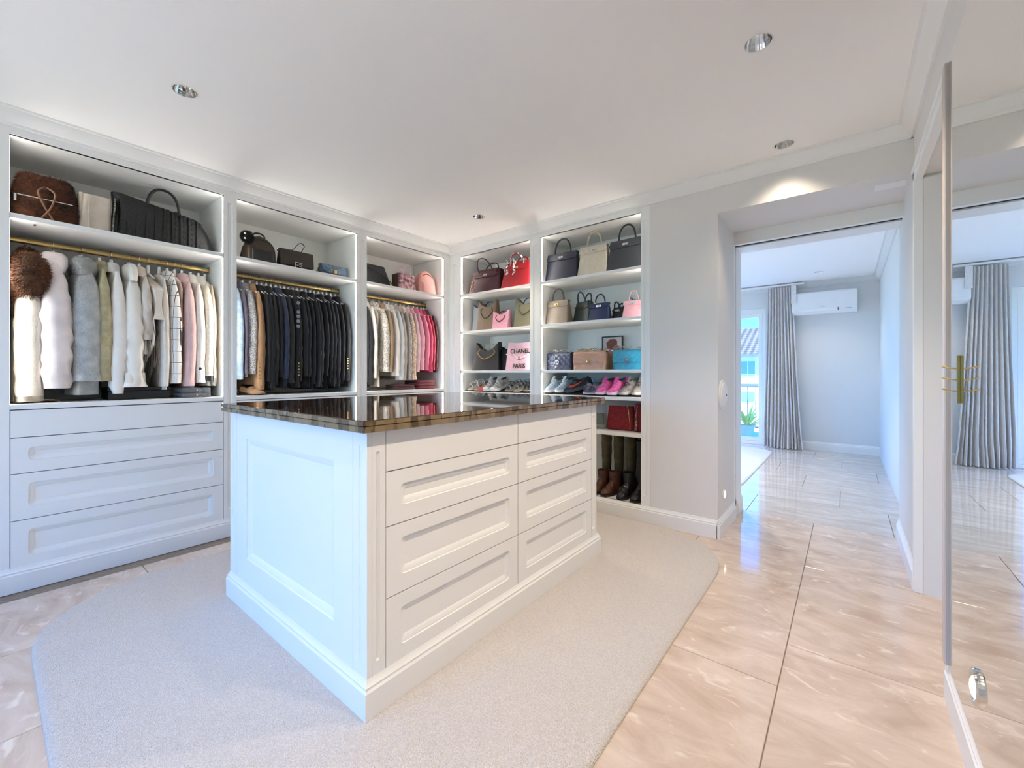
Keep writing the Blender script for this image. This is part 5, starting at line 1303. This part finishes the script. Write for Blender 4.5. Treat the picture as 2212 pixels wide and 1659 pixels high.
# canvas pair in the corner bay
cw = mat('shoe_canvas_silver', '#cfcac2', .7, col2='#a39c92', vscale=40, bump=.3)
sneaker(-2.925, 3.34, .06, cw, rub_w, lace_w, 'silvery canvas trainer beside the coral box', toe=rub_w)
sneaker(-2.815, 3.34, -.04, cw, rub_w, lace_w, 'silvery canvas trainer beside the strappy sandals', toe=rub_w)
def sandal(x, y, rz, m, sm, label, L=.24, heel=.035, straps=4, group='sandals on the shoe shelf'):
    t = thing('sandal', label, 'sandal', (x, y, slope_z(y)+.003), group=group, rot=(PITCH, 0, rz))
    shoe_sole(L, .98, .014, heel*.5).out('sole', sm, t, smooth=True, angle=50)
    for i in range(straps):
        s = .16+.62*i/(straps-1); yy = -L/2+L*s; w = interp(WID, s)*.96; h = .052+.030*math.sin(PI*s); sk = .018*(1 if i % 2 else -1)
        MB().tube([(-w, yy-sk, .016), (-w*.85, yy-sk*.6, h*.75), (0, yy, h), (w*.85, yy+sk*.6, h*.75), (w, yy+sk, .016)], .0055, 6, flat=.45).out('strap', m, t, smooth=True)
    MB().tube([(-.030, L*.22, .05), (-.034, L*.42, .062), (0, L*.49, .070), (.034, L*.42, .062), (.030, L*.22, .05)], .0055, 6, flat=.45).out('heel_strap', m, t, smooth=True)
    return t
sw_ = mat('sandal_white', '#d9d5cd', .5, col2='#b0aaa0', vscale=50); ss_ = mat('sandal_sole', '#b8aa98', .6, vary=.1); sg_ = mat('sandal_pewter', '#8c857d', .35, .3, vary=.1)
sandal(-3.165, 3.34, .08, sw_, ss_, 'white strappy sandal in the corner of the shoe shelf')
sandal(-3.060, 3.34, -.02, sw_, ss_, 'white strappy sandal next to the coral box')
sandal(-2.640, 3.34, .02, sg_, ss_, 'pewter strappy sandal beside the canvas trainers', straps=6)
sandal(-2.535, 3.34, -.03, sg_, ss_, 'pewter strappy sandal in the middle of its row', straps=6)
sandal(-2.420, 3.36, -.10, M_BLACKP, ss_, 'black strappy sandal against the divider', straps=5)
t = thing('shoe_box', 'flat coral red box between sandals and canvas trainers', 'box', (-2.995, 3.275, slope_z(3.275)+.0035), rot=(PITCH, 0, 0))
MB().box(-.038, .038, -.05, .05, 0, .018).out('base', mat('coral_card', '#d8584e', .6, vary=.08), t, bevel=.002); MB().box(-.040, .040, -.052, .052, .018, .030).out('lid', mat('coral_card', '#d8584e', .6, vary=.08), t, bevel=.002)
# clear mules
pv = mat('clear_pvc', '#ececf4', .06, trans=.75, vary=.02, ior=1.25); lil = mat('mule_insole', '#cfcbdc', .5, vary=.06)
for x, rz, lb in ((-1.785, .25, 'clear plastic mule beside the charcoal trainer'), (-1.700, -.10, 'clear plastic mule beside the hot pink trainer')):
    t = thing('mule', lb, 'mule', (x, 3.34, slope_z(3.34)+.003), group='clear mules', rot=(PITCH, 0, rz)); L = .23
    shoe_sole(L, .95, .012, .03).out('sole', lil, t, smooth=True, angle=50)
    R = []
    for i in range(9):
        s = .12+.36*i/8; w = interp(WID, s)*.98; R.append([(w*math.cos(PI*j/10), -L/2+L*s, .016+.058*math.sin(PI*j/10)**.8) for j in range(11)])
    MB().loft(R, False, False, False).out('band', pv, t, smooth=True)
    MB().tube([(-.030, L*.20, .055), (-.034, L*.42, .080), (0, L*.50, .10), (.034, L*.42, .080), (.030, L*.20, .055)], .009, 6, flat=.3).out('heel_strap', pv, t, smooth=True)
# ---------------- boots in the bottom compartment
def boot(x, y, rz, m, sm, H, label, L=.25, shaft=.052, heel=.0, lean=0, buckle=None):
    t = thing('boot', label, 'boot', (x, y, ZS[6]), rz, 'boots at the bottom of the shelving')
    lo = [(0, .030), (.05, .042), (.2, .060), (.4, .085), (.55, .13), (.7, .15), (1, .13)]
    shoe_sole(L, 1.0, .018, heel).out('sole', sm, t, smooth=True, angle=50)
    shoe_upper(L, .95, 1.0, .016+heel*.5, hg=lo).out('foot', m, t, smooth=True, angle=60)
    R = []
    for i in range(11):
        q = i/10; z = .07+(H-.07)*q; r = .040+(shaft-.040)*min(1, q*1.4); R.append([(r*.85*math.cos(2*PI*k/18)*(1+.05*math.sin(z*60+k)), L*.22+lean*q+r*1.05*math.sin(2*PI*k/18), z) for k in range(18)])
    R.append([(x_*.92, L*.22+lean+(y_-L*.22-lean)*.92, z) for x_, y_, z in R[-1]]); R.append([(x_*.9, y_, z-.06) for x_, y_, z in R[-1]])
    MB().loft(R).out('shaft', m, t, smooth=True, angle=60)
    if buckle: MB().box(-.014, .014, L*.22-.062, L*.22-.055, H*.42, H*.42+.012).out('buckle', buckle, t)
    return t
olive = mat('boot_suede_olive', '#6a6249', .9, col2='#4f4836', vscale=14); brn = mat('boot_leather_brown', '#5a3220', .5, col2='#3c2014', vscale=10); bkb = mat('boot_leather_black', '#17171a', .45, vary=.2, vscale=10); sole_d = mat('boot_sole', '#241a14', .7, vary=.1)
boot(-1.700, 3.46, .1, olive, sole_d, .47, 'tall olive suede boot half hidden by the island', heel=.02)
boot(-1.590, 3.47, .05, olive, sole_d, .48, 'tall olive suede boot behind the brown ankle boots', heel=.02)
boot(-1.665, 3.30, -.25, brn, sole_d, .19, 'brown leather ankle boot beside the island edge', L=.22, heel=.012, buckle=M_STEEL)
boot(-1.565, 3.30, -.30, brn, sole_d, .19, 'brown leather ankle boot beside the black boots', L=.22, heel=.012, buckle=M_STEEL)
boot(-1.475, 3.45, -.1, olive, sole_d, .48, 'tall olive suede boot next to the black boots', heel=.02)
boot(-1.430, 3.30, -.12, bkb, sole_d, .20, 'black leather ankle boot in front of the olive boot', L=.22, heel=.012, buckle=M_STEEL)
boot(-1.375, 3.46, 0, bkb, sole_d, .49, 'tall black leather boot with a long zip', heel=.015)
boot(-1.315, 3.30, -.08, bkb, sole_d, .47, 'tall black leather boot standing in front by the stile', L=.23, heel=.015)
# ---------------- tan court shoe and black sandals on the deck of the middle wardrobe bay
t = thing('court_shoe', 'camel court shoe on the deck under the camel jacket', 'shoe', (-3.56, 1.27, .988), rot=(0, 0, 1.9))
shoe_sole(.24, .95, .010, .02).out('sole', sole_d, t, smooth=True, angle=50); shoe_upper(.24, .93, .62, .010).out('upper', cloth('camel_suede', '#a5825f'), t, smooth=True, angle=60)
